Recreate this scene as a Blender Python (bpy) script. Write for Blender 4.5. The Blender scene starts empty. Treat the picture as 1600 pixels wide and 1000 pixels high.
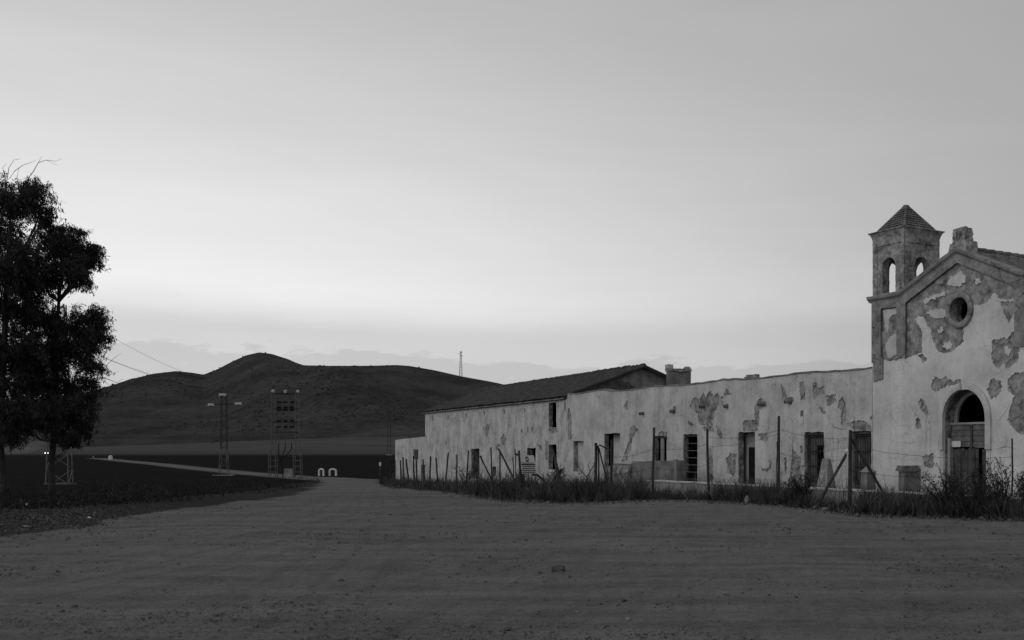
import bpy, math, random
import numpy as np
from mathutils import Vector, Matrix, noise
from mathutils.geometry import delaunay_2d_cdt

random.seed(7); rng = np.random.default_rng(7)
SC = bpy.context.scene
COL = SC.collection

# ------------------------------------------------------------------ camera
CAMZ, FPX, PX0, HY = 1.6, 1707.0, 1160.0, 700.0
cd = bpy.data.cameras.new('camera'); cam = bpy.data.objects.new('camera', cd); COL.objects.link(cam)
cam.location = (0, 0, CAMZ); cam.rotation_euler = (math.radians(90), 0, 0)
cd.sensor_width = 36; cd.lens = FPX / 1600 * 36
cd.shift_x = (800 - PX0) / 1600; cd.shift_y = (HY - 500) / 1600
cd.clip_start = 0.1; cd.clip_end = 6000
SC.camera = cam

# ------------------------------------------------------------------ world: dusk sky, monochrome
GLOW_AZ = -0.536          # direction of the afterglow, left of the camera axis
W = bpy.data.worlds.new('World'); SC.world = W; W.use_nodes = True
wn, wl = W.node_tree.nodes, W.node_tree.links
wn.clear()
def N(nt, t, **kw):
    n = nt.nodes.new(t)
    for k, v in kw.items(): setattr(n, k, v)
    return n
def mth(nt, op, a, b=None, c=None, clamp=False):
    n = nt.nodes.new('ShaderNodeMath'); n.operation = op; n.use_clamp = clamp
    for i, v in enumerate((a, b, c)):
        if v is None: continue
        if isinstance(v, (int, float)): n.inputs[i].default_value = v
        else: nt.links.new(v, n.inputs[i])
    return n.outputs[0]
def smap(nt, v, a, b, c=0.0, d=1.0):
    n = nt.nodes.new('ShaderNodeMapRange'); n.interpolation_type = 'SMOOTHSTEP'
    nt.links.new(v, n.inputs[0])
    for i, q in enumerate((a, b, c, d)): n.inputs[i + 1].default_value = q
    return n.outputs[0]
nt = W.node_tree
tc = N(nt, 'ShaderNodeTexCoord'); sp = N(nt, 'ShaderNodeSeparateXYZ'); wl.new(tc.outputs['Generated'], sp.inputs[0])
X, Y, Z = sp.outputs
hl = mth(nt, 'SQRT', mth(nt, 'ADD', mth(nt, 'MULTIPLY', X, X), mth(nt, 'MULTIPLY', Y, Y)))
hl = mth(nt, 'MAXIMUM', hl, 1e-4)
ca = mth(nt, 'DIVIDE', mth(nt, 'ADD', mth(nt, 'MULTIPLY', X, math.sin(GLOW_AZ)), mth(nt, 'MULTIPLY', Y, math.cos(GLOW_AZ))), hl)
daz = mth(nt, 'SUBTRACT', 1.0, ca)
# stretched soft noise to break up the gradient
mp = N(nt, 'ShaderNodeMapping'); wl.new(tc.outputs['Generated'], mp.inputs[0]); mp.inputs['Scale'].default_value = (1.6, 1.6, 9.0)
nz = N(nt, 'ShaderNodeTexNoise'); wl.new(mp.outputs[0], nz.inputs['Vector'])
nz.inputs['Scale'].default_value = 2.2; nz.inputs['Detail'].default_value = 6; nz.inputs['Roughness'].default_value = 0.55
nzc = mth(nt, 'SUBTRACT', nz.outputs['Fac'], 0.5)
zz = mth(nt, 'ADD', Z, mth(nt, 'MULTIPLY', nzc, 0.03))
dz = mth(nt, 'ADD', zz, 0.054)
ex = mth(nt, 'ADD', mth(nt, 'MULTIPLY', daz, 4.81), mth(nt, 'MULTIPLY', mth(nt, 'MULTIPLY', dz, dz), 7.8))
G = mth(nt, 'EXPONENT', mth(nt, 'MULTIPLY', ex, -1.0))
base = mth(nt, 'ADD', mth(nt, 'ADD', 0.34, mth(nt, 'MULTIPLY', mth(nt, 'MAXIMUM', Z, 0.0), 0.045)), mth(nt, 'MULTIPLY', G, 0.724))
# low veil of cloud under the glow
veil = mth(nt, 'MULTIPLY', smap(nt, zz, 0.136, 0.098), smap(nt, G, 0.40, 0.85, 0.15, 0.31))
base = mth(nt, 'MULTIPLY', base, mth(nt, 'SUBTRACT', 1.0, veil))
# cloud bank near the horizon with ragged top
mp2 = N(nt, 'ShaderNodeMapping'); wl.new(tc.outputs['Generated'], mp2.inputs[0]); mp2.inputs['Scale'].default_value = (7, 7, 26)
n2 = N(nt, 'ShaderNodeTexNoise'); wl.new(mp2.outputs[0], n2.inputs['Vector'])
n2.inputs['Scale'].default_value = 1.6; n2.inputs['Detail'].default_value = 5; n2.inputs['Roughness'].default_value = 0.6
zb = mth(nt, 'ADD', Z, mth(nt, 'MULTIPLY', mth(nt, 'SUBTRACT', n2.outputs['Fac'], 0.5), -0.07))
bank = mth(nt, 'MULTIPLY', smap(nt, zb, 0.079, 0.074), 0.13)
base = mth(nt, 'MULTIPLY', base, mth(nt, 'SUBTRACT', 1.0, bank))
mp3 = N(nt, 'ShaderNodeMapping'); wl.new(tc.outputs['Generated'], mp3.inputs[0]); mp3.inputs['Rotation'].default_value = (0.15, 0.62, 0.3); mp3.inputs['Scale'].default_value = (1.4, 1.4, 8.0)
n3_ = N(nt, 'ShaderNodeTexNoise'); wl.new(mp3.outputs[0], n3_.inputs['Vector']); n3_.inputs['Scale'].default_value = 1.5; n3_.inputs['Detail'].default_value = 7; n3_.inputs['Roughness'].default_value = 0.58; n3_.inputs['Distortion'].default_value = 0.4
strk = mth(nt, 'MULTIPLY', mth(nt, 'SUBTRACT', n3_.outputs['Fac'], 0.5), 0.20)
base = mth(nt, 'MULTIPLY', base, mth(nt, 'ADD', mth(nt, 'ADD', 1.0, strk), mth(nt, 'MULTIPLY', nzc, 0.07)))
bg = N(nt, 'ShaderNodeBackground'); wl.new(base, bg.inputs['Color']); bg.inputs['Strength'].default_value = 1.0
wo = N(nt, 'ShaderNodeOutputWorld'); wl.new(bg.outputs[0], wo.inputs[0])

sd = bpy.data.lights.new('wall_fill', 'SUN'); so = bpy.data.objects.new('wall_fill', sd); COL.objects.link(so)
sd.energy = 0.6; sd.angle = math.radians(45); sd.color = (1, 1, 1)   # soft fill lamp added behind left of the camera to brighten the walls
dirv = Vector((-0.72, -0.68, 0.45)).normalized()
so.rotation_euler = dirv.to_track_quat('Z', 'Y').to_euler()

vs = SC.view_settings; vs.view_transform = 'Standard'; vs.look = 'None'; vs.exposure = 0; vs.gamma = 1; vs.use_curve_mapping = False

# ------------------------------------------------------------------ materials
def mat(name, lo, hi, scale=2.0, detail=8, rough=0.95, bump=0.3, bscale=30.0, streak=0.0, stone=0.0, contrast=(0.3, 0.7), fine=0.25, spec=0.0, crack=0.0, grain=None, grime=0.0):
    m = bpy.data.materials.new(name); m.use_nodes = True
    t = m.node_tree; b = t.nodes['Principled BSDF']
    b.inputs['Roughness'].default_value = rough
    b.inputs['Specular IOR Level'].default_value = spec
    c = N(t, 'ShaderNodeTexCoord'); src = c.outputs['Object']
    n1 = N(t, 'ShaderNodeTexNoise'); t.links.new(src, n1.inputs['Vector'])
    n1.inputs['Scale'].default_value = scale; n1.inputs['Detail'].default_value = detail; n1.inputs['Roughness'].default_value = 0.62
    v = smap(t, n1.outputs['Fac'], contrast[0], contrast[1])
    n2 = N(t, 'ShaderNodeTexNoise'); t.links.new(src, n2.inputs['Vector'])
    n2.inputs['Scale'].default_value = bscale; n2.inputs['Detail'].default_value = 6; n2.inputs['Roughness'].default_value = 0.7
    f = mth(t, 'MULTIPLY', mth(t, 'SUBTRACT', n2.outputs['Fac'], 0.5), fine * 2)
    v = mth(t, 'ADD', v, f)
    if streak or grain:
        mp = N(t, 'ShaderNodeMapping'); t.links.new(src, mp.inputs[0])
        mp.inputs['Scale'].default_value = grain or (5.0, 5.0, 0.35)
        n3 = N(t, 'ShaderNodeTexNoise'); t.links.new(mp.outputs[0], n3.inputs['Vector'])
        n3.inputs['Scale'].default_value = 1.4; n3.inputs['Detail'].default_value = 6; n3.inputs['Roughness'].default_value = 0.6
        v = mth(t, 'ADD', v, mth(t, 'MULTIPLY', mth(t, 'SUBTRACT', n3.outputs['Fac'], 0.5), (streak or 1.0) * 2))
    if grime:
        ng = N(t, 'ShaderNodeTexNoise'); t.links.new(src, ng.inputs['Vector']); ng.inputs['Scale'].default_value = 2.6; ng.inputs['Detail'].default_value = 9; ng.inputs['Roughness'].default_value = 0.72; ng.inputs['Distortion'].default_value = 0.6
        v = mth(t, 'SUBTRACT', v, mth(t, 'MULTIPLY', smap(t, ng.outputs['Fac'], 0.50, 0.68), grime))
    h = n2.outputs['Fac']
    if stone:
        vo = N(t, 'ShaderNodeTexVoronoi'); vo.feature = 'F1'; t.links.new(src, vo.inputs['Vector']); vo.inputs['Scale'].default_value = stone
        v = mth(t, 'ADD', v, mth(t, 'MULTIPLY', mth(t, 'SUBTRACT', vo.outputs['Distance'], 0.45), -0.9))
        h = mth(t, 'ADD', h, mth(t, 'MULTIPLY', vo.outputs['Distance'], -1.8))
    if crack:
        vo = N(t, 'ShaderNodeTexVoronoi'); vo.feature = 'DISTANCE_TO_EDGE'
        nw = N(t, 'ShaderNodeTexNoise'); t.links.new(src, nw.inputs['Vector']); nw.inputs['Scale'].default_value = 1.7; nw.inputs['Detail'].default_value = 4
        mx = N(t, 'ShaderNodeVectorMath'); mx.operation = 'MULTIPLY_ADD'; t.links.new(nw.outputs['Color'], mx.inputs[0]); mx.inputs[1].default_value = (0.5, 0.5, 0.5); t.links.new(src, mx.inputs[2])
        t.links.new(mx.outputs[0], vo.inputs['Vector']); vo.inputs['Scale'].default_value = crack
        ln = smap(t, vo.outputs['Distance'], 0.0, 0.014, 1.0, 0.0)
        nm = N(t, 'ShaderNodeTexNoise'); t.links.new(src, nm.inputs['Vector']); nm.inputs['Scale'].default_value = 0.45; nm.inputs['Detail'].default_value = 2
        ln = mth(t, 'MULTIPLY', ln, smap(t, nm.outputs['Fac'], 0.43, 0.53))
        v = mth(t, 'SUBTRACT', v, mth(t, 'MULTIPLY', ln, 0.7))
        h = mth(t, 'SUBTRACT', h, mth(t, 'MULTIPLY', ln, 0.8))
    v = mth(t, 'ADD', mth(t, 'MULTIPLY', v, hi - lo), lo)
    v = mth(t, 'MAXIMUM', v, lo * 0.35)
    t.links.new(v, b.inputs['Base Color'])
    bp = N(t, 'ShaderNodeBump'); bp.inputs['Strength'].default_value = bump; bp.inputs['Distance'].default_value = 0.03
    t.links.new(h, bp.inputs['Height']); t.links.new(bp.outputs[0], b.inputs['Normal'])
    return m
M = {}
M['plaster'] = mat('whitewashed_plaster', 0.37, 0.63, scale=0.9, bscale=11, bump=0.3, streak=0.4, fine=0.5, crack=1.5, contrast=(0.25, 0.75), grime=0.36)
M['house_plaster'] = mat('weathered_plaster', 0.32, 0.62, scale=1.3, bscale=7, bump=0.3, streak=0.6, fine=0.7, crack=0.7, contrast=(0.25, 0.75), grime=0.5)
M['fac_plaster'] = mat('chapel_plaster', 0.46, 0.73, scale=0.6, bscale=11, bump=0.3, streak=0.3, fine=0.42, crack=1.5, contrast=(0.25, 0.75), grime=0.26)
M['old_render'] = mat('old_render', 0.15, 0.37, scale=2.6, bscale=13, bump=0.6, fine=0.7, grime=0.4, crack=1.3, contrast=(0.25, 0.75))
M['masonry'] = mat('rubble_masonry', 0.16, 0.40, scale=2.5, bscale=14, bump=0.8, fine=0.6, stone=5.5)
M['tower'] = mat('tower_masonry', 0.19, 0.42, scale=2.8, bscale=16, bump=0.8, fine=0.8, stone=7.0, grime=0.4)
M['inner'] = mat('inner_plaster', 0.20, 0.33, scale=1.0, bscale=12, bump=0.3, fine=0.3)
M['shaded_inner'] = mat('shade_painted_inner_wall', 0.06, 0.12, scale=1.0, bscale=12, bump=0.3, fine=0.3)  # darkened plaster: the shade of the rooms is put into the colour
M['trim'] = mat('arch_trim', 0.42, 0.60, scale=2.5, bscale=16, bump=0.35, fine=0.3)
M['concrete'] = mat('concrete', 0.20, 0.36, scale=1.6, bscale=14, bump=0.4, fine=0.3, streak=0.4)
M['dark_concrete'] = mat('stained_wall', 0.12, 0.26, scale=1.6, bscale=14, bump=0.4, fine=0.35, streak=0.4)
M['tile'] = mat('roof_tile', 0.10, 0.21, scale=3.5, bscale=25, bump=0.4, fine=0.5)
M['house_tile'] = mat('dark_roof_tile', 0.045, 0.095, scale=2.5, bscale=25, bump=0.4, fine=0.5)
M['wood'] = mat('weathered_wood', 0.05, 0.12, scale=3, bscale=40, bump=0.5, fine=0.3, grain=(9, 9, 0.8), streak=0.6)
M['doorwood'] = mat('door_wood', 0.09, 0.20, scale=3, bscale=30, bump=0.4, fine=0.3, grain=(1.2, 6, 9), streak=0.7)
M['post'] = mat('post_wood', 0.03, 0.075, scale=4, bscale=40, bump=0.5, fine=0.4, grain=(12, 12, 0.9), streak=0.6)
M['bar'] = mat('iron_bar', 0.03, 0.06, scale=8, bump=0.2, rough=0.7)
M['rust'] = mat('rusty_grille', 0.09, 0.17, scale=8, bump=0.2, rough=0.8)
M['steel'] = mat('galvanised_steel', 0.08, 0.15, scale=4, bump=0.1, rough=0.6, spec=0.2)
M['dsteel'] = mat('dark_steel', 0.03, 0.07, scale=4, bump=0.1, rough=0.6)
M['insul_and_shade'] = mat('glaze_and_painted_shade', 0.012, 0.025, scale=4, bump=0.0, rough=0.4)  # glaze of the insulators, also the painted shade in doorway and spouts
M['lamp'] = mat('floodlight_housing', 0.35, 0.5, scale=4, bump=0.1, rough=0.5)
M['white'] = mat('white_paint', 0.50, 0.68, scale=3, bscale=20, bump=0.2, fine=0.3)
M['signgrey'] = mat('sign_print_grey', 0.07, 0.12, scale=6, bump=0.1)
M['signboard'] = mat('sign_board', 0.48, 0.60, scale=4, bump=0.1, rough=0.6)
M['undercoat'] = mat('plaster_undercoat', 0.22, 0.40, scale=3, bscale=14, bump=0.5, fine=0.6)
M['bark'] = mat('bark', 0.03, 0.075, scale=4, bscale=20, bump=0.6, fine=0.4, grain=(8, 8, 0.7), streak=0.6)
M['twig'] = mat('twig', 0.025, 0.055, scale=5, bump=0.2)
M['leaf'] = mat('eucalyptus_leaf', 0.013, 0.036, scale=2.2, bump=0.0, rough=0.6, spec=0.2)
M['weed'] = mat('dry_weed', 0.022, 0.115, scale=1.2, bscale=6, bump=0.0, fine=0.6)
M['shrub'] = mat('dry_shrub', 0.02, 0.05, scale=3, bump=0.0)
M['scrub'] = mat('hill_scrub', 0.030, 0.052, scale=0.3, bump=0.0)
M['rock'] = mat('rock', 0.055, 0.11, scale=6, bscale=25, bump=0.6, fine=0.4)
M['palerock'] = mat('pale_rock', 0.14, 0.24, scale=6, bscale=25, bump=0.5, fine=0.4)
M['pebble'] = mat('pebble', 0.035, 0.17, scale=3.0, bscale=9, bump=0.2, fine=0.8)
M['tyre'] = mat('rubber', 0.015, 0.03, scale=6, bump=0.1)
M['carpaint'] = mat('car_paint', 0.25, 0.3, scale=2, bump=0.0, rough=0.35, spec=0.5)
M['glass'] = mat('car_glass', 0.02, 0.03, scale=2, bump=0.0, rough=0.1, spec=0.5)
em = bpy.data.materials.new('headlight_glow'); em.use_nodes = True
_b = em.node_tree.nodes['Principled BSDF']; _b.inputs['Emission Color'].default_value = (1, 1, 1, 1); _b.inputs['Emission Strength'].default_value = 6.0
M['headlight'] = em

# ------------------------------------------------------------------ helpers
def tag(o, label=None, cat=None, group=None, kind=None):
    if label: o['label'] = label
    if cat: o['category'] = cat
    if group: o['group'] = group
    if kind: o['kind'] = kind
    return o
def empty(name, loc=(0, 0, 0), rz=0.0, **kw):
    o = bpy.data.objects.new(name, None); COL.objects.link(o)
    o.location = loc; o.rotation_euler = (0, 0, rz); o.empty_display_size = 0.2
    return tag(o, **kw)
class MB:
    def __init__(self): self.v = []; self.f = []
    def add(self, vs, fs):
        k = len(self.v); self.v.extend([tuple(p) for p in vs]); self.f.extend([tuple(i + k for i in f) for f in fs])
    def box(self, x0, x1, y0, y1, z0, z1):
        self.add([(x0, y0, z0), (x1, y0, z0), (x1, y1, z0), (x0, y1, z0), (x0, y0, z1), (x1, y0, z1), (x1, y1, z1), (x0, y1, z1)],
                 [(0, 3, 2, 1), (4, 5, 6, 7), (0, 1, 5, 4), (1, 2, 6, 5), (2, 3, 7, 6), (3, 0, 4, 7)])
    def loft(self, rings, cap=True):
        n = len(rings[0]); vs = [p for r in rings for p in r]; fs = []
        for i in range(len(rings) - 1):
            for j in range(n):
                a = i * n + j; b = i * n + (j + 1) % n
                fs.append((a, b, b + n, a + n))
        if cap:
            fs.append(tuple(range(n))[::-1]); fs.append(tuple(range((len(rings) - 1) * n, len(rings) * n)))
        self.add(vs, fs)
    def tube(self, pts, rad, n=6, jit=0.0):
        pts = [Vector(p) for p in pts]
        if not hasattr(rad, '__len__'): rad = [rad] * len(pts)
        rings = []; ref = None
        for i, p in enumerate(pts):
            t = (pts[min(i + 1, len(pts) - 1)] - pts[max(i - 1, 0)]).normalized()
            if ref is None:
                ref = Vector((1, 0, 0)) if abs(t.x) < 0.9 else Vector((0, 1, 0))
            u = (ref - t * ref.dot(t)).normalized(); w = t.cross(u); ref = u
            rings.append([p + (u * math.cos(2 * math.pi * k / n) + w * math.sin(2 * math.pi * k / n)) * rad[i] * (1 + random.uniform(-jit, jit)) for k in range(n)])
        self.loft(rings)
    def bar(self, a, b, w=0.05, h=None):
        self.tube([a, b], [w * 0.7071, w * 0.7071], 4)
    def build(self, name, m, parent=None, smooth=False, **kw):
        me = bpy.data.meshes.new(name); me.from_pydata(self.v, [], self.f); me.update()
        if smooth: me.polygons.foreach_set('use_smooth', [True] * len(me.polygons))
        if m is not None: me.materials.append(m)
        o = bpy.data.objects.new(name, me); COL.objects.link(o)
        if parent: o.parent = parent
        return tag(o, **kw)
def npmesh(name, V, Fc, m, parent=None, smooth=False, **kw):
    """V (n,3), Fc (m,3) or (m,4) arrays"""
    me = bpy.data.meshes.new(name); k = Fc.shape[1]
    me.vertices.add(len(V)); me.vertices.foreach_set('co', np.asarray(V, np.float32).ravel())
    me.loops.add(Fc.size); me.loops.foreach_set('vertex_index', Fc.astype(np.int32).ravel())
    me.polygons.add(len(Fc)); me.polygons.foreach_set('loop_start', np.arange(0, Fc.size, k, dtype=np.int32))
    me.polygons.foreach_set('loop_total', np.full(len(Fc), k, np.int32))
    if smooth: me.polygons.foreach_set('use_smooth', np.ones(len(Fc), bool))
    me.update(calc_edges=True); me.validate()
    if m is not None: me.materials.append(m)
    o = bpy.data.objects.new(name, me); COL.objects.link(o)
    if parent: o.parent = parent
    return tag(o, **kw)
def sstep(x, a, b):
    t = np.clip((x - a) / (b - a), 0, 1); return t * t * (3 - 2 * t)
def pip(poly, x, y):
    inside = np.zeros(np.shape(x), bool); n = len(poly)
    for i in range(n):
        x1, y1 = poly[i]; x2, y2 = poly[(i + 1) % n]
        c = ((y1 > y) != (y2 > y)) & (x < (x2 - x1) * (y - y1) / ((y2 - y1) if y2 != y1 else 1e-12) + x1)
        inside ^= c
    return inside
def slab(mb, polys, keep, v0, v1):
    """a plate in the (s,z) plane bounded by polys, where keep(s,z) is true, from depth v0 (front) to v1"""
    vs, es = [], []
    for p in polys:
        k = len(vs); vs += [Vector(q) for q in p]
        es += [(k + i, k + (i + 1) % len(p)) for i in range(len(p))]
    ov, oe, of, *_ = delaunay_2d_cdt(vs, es, [], 0, 1e-5)
    P = np.array([(q.x, q.y) for q in ov]); T = np.array([f for f in of if len(f) == 3])
    c = P[T].mean(axis=1); T = T[keep(c[:, 0], c[:, 1])]
    a, b, d = P[T[:, 0]], P[T[:, 1]], P[T[:, 2]]
    ar = (b[:, 0] - a[:, 0]) * (d[:, 1] - a[:, 1]) - (b[:, 1] - a[:, 1]) * (d[:, 0] - a[:, 0])
    T = T[np.abs(ar) > 1e-9]; ar = ar[np.abs(ar) > 1e-9]
    T[ar < 0] = T[ar < 0][:, ::-1]
    n = len(P)
    V = [(p[0], v0, p[1]) for p in P] + [(p[0], v1, p[1]) for p in P]
    F = [tuple(t) for t in T] + [tuple(t[::-1] + n) for t in T]
    E = set()
    for t in T:
        for i in range(3): E.add((t[i], t[(i + 1) % 3]))
    for (i, j) in E:
        if (j, i) not in E: F.append((j, i, i + n, j + n))
    mb.add(V, F)
def rough(poly, amp, step, seed=0):
    r = random.Random(seed); out = []; k1, k2 = 2.2 / max(step * 4, 0.02), 0.8 / max(step, 0.02)
    for i in range(len(poly)):
        a = poly[i]; b = poly[(i + 1) % len(poly)]
        L = math.hypot(b[0] - a[0], b[1] - a[1]); k = max(1, int(L / step))
        for j in range(k):
            t = j / k; x, y = a[0] + (b[0] - a[0]) * t, a[1] + (b[1] - a[1]) * t
            n1 = noise.noise_vector(Vector((x * k1, y * k1, seed * 3.7))); n2 = noise.noise_vector(Vector((x * k2, y * k2, seed * 1.3 + 9)))
            out.append((x + amp * (2.0 * n1.x + 1.2 * n2.x) + r.uniform(-amp, amp) * 0.5, y + amp * (2.0 * n1.y + 1.2 * n2.y) + r.uniform(-amp, amp) * 0.5))
    return out
def ribbon(pts, w):
    """closed polygon around a polyline (for cracks)"""
    L, R = [], []
    for i, p in enumerate(pts):
        q0 = pts[max(i - 1, 0)]; q1 = pts[min(i + 1, len(pts) - 1)]
        dx, dy = q1[0] - q0[0], q1[1] - q0[1]; l = math.hypot(dx, dy) or 1
        ww = w * (0.25 if i in (0, len(pts) - 1) else 1) * random.uniform(0.6, 1.3) / 2
        L.append((p[0] - dy / l * ww, p[1] + dx / l * ww)); R.append((p[0] + dy / l * ww, p[1] - dx / l * ww))
    return L + R[::-1]

# ------------------------------------------------------------------ terrain
def sp_(x): return np.logaddexp(0, x)
def gz(x, y):
    x = np.asarray(x, float); y = np.asarray(y, float)
    z = -0.015 * (sp_((y - 33) / 4) * 4 - sp_((y - 140) / 15) * 15)
    z = z + (0.025 + 0.05 * sstep(x / np.maximum(y, 1.0), -0.65, -0.3)) * (sp_((y - 610) / 15) * 15)
    z = z + 0.025 * (np.sin(x * 0.31 + 1) * np.sin(y * 0.23) + 0.6 * np.sin(x * 0.9 + y * 0.5)) * np.clip(y / 20, 0, 1) * np.clip(1 - (y - 60) / 60, 0.2, 1)
    return z
def G0(x, y): return float(gz(x, y))
def ray(px, py): return (px - PX0) / FPX, (HY - py) / FPX
def unp(px, py):
    """pixel -> point on the ground"""
    a, e = ray(px, py)
    lo, hi = 2.0, 900.0
    Yv = np.geomspace(lo, hi, 4000); d = CAMZ + e * Yv - gz(a * Yv, Yv)
    i = np.argmax(d < 0) if (d < 0).any() else len(Yv) - 1
    return Vector((a * Yv[i], Yv[i], G0(a * Yv[i], Yv[i])))
def at(px, py, Yd): a, e = ray(px, py); return Vector((a * Yd, Yd, CAMZ + e * Yd))
def sdist(poly, x, y):
    d = np.full(x.shape, 1e9); n = len(poly)
    for i in range(n):
        x1, y1 = poly[i]; x2, y2 = poly[(i + 1) % n]
        dx, dy = x2 - x1, y2 - y1; l2 = dx * dx + dy * dy + 1e-9
        t = np.clip(((x - x1) * dx + (y - y1) * dy) / l2, 0, 1)
        d = np.minimum(d, np.hypot(x - x1 - t * dx, y - y1 - t * dy))
    return np.where(pip(poly, x, y), d, -d)
def pdist(line, x, y):
    d = np.full(x.shape, 1e9)
    for i in range(len(line) - 1):
        x1, y1 = line[i]; x2, y2 = line[i + 1]
        dx, dy = x2 - x1, y2 - y1; l2 = dx * dx + dy * dy + 1e-9
        t = np.clip(((x - x1) * dx + (y - y1) * dy) / l2, 0, 1)
        d = np.minimum(d, np.hypot(x - x1 - t * dx, y - y1 - t * dy))
    return d
U2 = lambda L: [tuple(unp(*p)[:2]) for p in L]
DIRT = U2([(0, 838), (130, 824), (200, 806), (330, 790), (450, 775), (488, 763), (508, 754), (490, 748.5), (470, 746), (520, 745.5), (596, 749), (600, 760), (640, 765), (700, 770), (780, 783), (900, 786), (1010, 781), (1100, 781), (1200, 789), (1340, 804), (1600, 813)]) + [(14, 22), (60, -8), (60, -12), (-60, -12), (-40, 10)]
VERGE = U2([(0, 800), (150, 788), (300, 776), (440, 760), (500, 750), (560, 752)]) + [(0, 30), (0, 5), (-60, 5), (-60, 26)]
LITTER = U2([(0, 793), (60, 796), (120, 795), (150, 803), (90, 818), (40, 832), (0, 836)]) + [(-40, 22), (-40, 30)]
TRACK = U2([(150, 716), (250, 725.5), (350, 736), (420, 742), (480, 746.5), (540, 750)])
RUTS = [U2(L) for L in ([(1640, 900), (1500, 880), (1350, 860), (1200, 852), (1000, 858), (800, 880)], [(560, 765), (640, 790), (800, 812), (1000, 822), (1300, 830), (1640, 838)], [(575, 760), (540, 800), (430, 850), (250, 900), (0, 950)],
     [(590, 762), (600, 800), (560, 860), (480, 930), (380, 1000)], [(1640, 930), (1450, 935), (1320, 960), (1250, 1000)], [(0, 880), (200, 868), (400, 845), (560, 812), (640, 790)], [(1640, 870), (1400, 872), (1200, 880), (1000, 905), (800, 950), (700, 1000)])]
def make_ground():
    # fan of quads from a point behind the camera, denser towards the middle
    a = np.concatenate([np.linspace(-3.2, -0.78, 40)[:-1], np.linspace(-0.78, 0.42, 760), np.linspace(0.42, 3.2, 40)[1:]])
    Q = np.concatenate([np.linspace(1, 14, 14)[:-1], 14 * np.exp(np.linspace(0, math.log(800 / 14), 420))])
    A, D = np.meshgrid(a, Q); x = A * D * 1.0; y = D - 12
    x = np.where(y > -12, A * (D), x)
    z = gz(x, y)
    fs = np.clip(1 - (y - 20) / 60, 0, 1)
    # small real relief: ruts and lumps
    f = np.zeros_like(z)
    for k in range(26):
        w = rng.uniform(0.6, 4.5); th = rng.uniform(0, 6.28); ph = rng.uniform(0, 6.28)
        f += np.sin((x * math.cos(th) + y * math.sin(th)) * w + ph) / (1 + w)
    z = z + 0.006 * f * fs
    V = np.stack([x, y, z], -1).reshape(-1, 3)
    r, c = x.shape; I = np.arange(r * c).reshape(r, c)
    F = np.stack([I[:-1, :-1], I[:-1, 1:], I[1:, 1:], I[1:, :-1]], -1).reshape(-1, 4)
    o = npmesh('ground', V, F, None, smooth=True, kind='structure')
    xf, yf = V[:, 0], V[:, 1]
    dirt = sdist(DIRT, xf, yf); wsoft = 0.4 + np.clip(yf, 0, 400) * 0.012
    rut = np.zeros_like(xf)
    for line in RUTS:
        dd = pdist(line, xf, yf)
        for off, wd in ((0.0, 0.07), (0.62, 0.06)): rut = np.maximum(rut, 1 - sstep(np.abs(dd - off), wd * 0.4, wd * 1.6))
    for nm, val in (('dirt', sstep(dirt / wsoft, -1, 1)), ('verge', sstep(sdist(VERGE, xf, yf) / wsoft, -1.2, 1.2)),
                    ('litter', sstep(sdist(LITTER, xf, yf), -1.6, 1.6)),
                    ('track', 1 - sstep(pdist(TRACK, xf, yf), 1.2, 2.4 + 0.004 * np.clip(yf, 0, 400))),
                    ('rut', rut),
                    ('far', sstep(yf, 400, 690))):
        at_ = o.data.attributes.new(nm, 'FLOAT', 'POINT'); at_.data.foreach_set('value', val.astype(np.float32))
    m = bpy.data.materials.new('ground_soil'); m.use_nodes = True; t = m.node_tree; b = t.nodes['Principled BSDF']
    b.inputs['Roughness'].default_value = 0.97; b.inputs['Specular IOR Level'].default_value = 0.0
    c_ = N(t, 'ShaderNodeTexCoord').outputs['Object']
    def nz_(scale, detail=6, r_=0.6, sc=None):
        s_ = c_
        if sc:
            mp_ = N(t, 'ShaderNodeMapping'); t.links.new(c_, mp_.inputs[0]); mp_.inputs['Scale'].default_value = sc[:3]; mp_.inputs['Rotation'].default_value = (0, 0, sc[3]); s_ = mp_.outputs[0]
        n = N(t, 'ShaderNodeTexNoise'); t.links.new(s_, n.inputs['Vector']); n.inputs['Scale'].default_value = scale; n.inputs['Detail'].default_value = detail; n.inputs['Roughness'].default_value = r_
        return n.outputs['Fac']
    def A_(nm): n = N(t, 'ShaderNodeAttribute'); n.attribute_name = nm; return n.outputs['Fac']
    def ctr(v, k): return mth(t, 'MULTIPLY', mth(t, 'SUBTRACT', v, 0.5), k)
    def lerp(a_, b_, f_):
        n = N(t, 'ShaderNodeMix'); n.data_type = 'FLOAT'; t.links.new(f_, n.inputs[0])
        for i, q in ((2, a_), (3, b_)):
            if isinstance(q, float): n.inputs[i].default_value = q
            else: t.links.new(q, n.inputs[i])
        return n.outputs[0]
    big, mid, fine = nz_(0.22, 5), nz_(1.7, 8, 0.7), nz_(22, 6, 0.75)
    drift = nz_(1.0, 7, 0.65, (0.25, 1.5, 1, 0.25)); drift2 = nz_(1.6, 7, 0.7, (1.2, 0.2, 1, -0.5))
    spots = smap(t, nz_(5.0, 4, 0.8), 0.60, 0.68)
    dcol = mth(t, 'ADD', 0.158, ctr(big, 0.07))
    for v_, k_ in ((mid, 0.10), (fine, 0.19), (nz_(48.0, 4, 0.7), 0.09), (drift, 0.19), (drift2, 0.11), (nz_(7.0, 5, 0.75), 0.07)): dcol = mth(t, 'ADD', dcol, ctr(v_, k_))
    dcol = mth(t, 'MULTIPLY', dcol, mth(t, 'SUBTRACT', 1.0, mth(t, 'MULTIPLY', spots, 0.30)))
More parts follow.
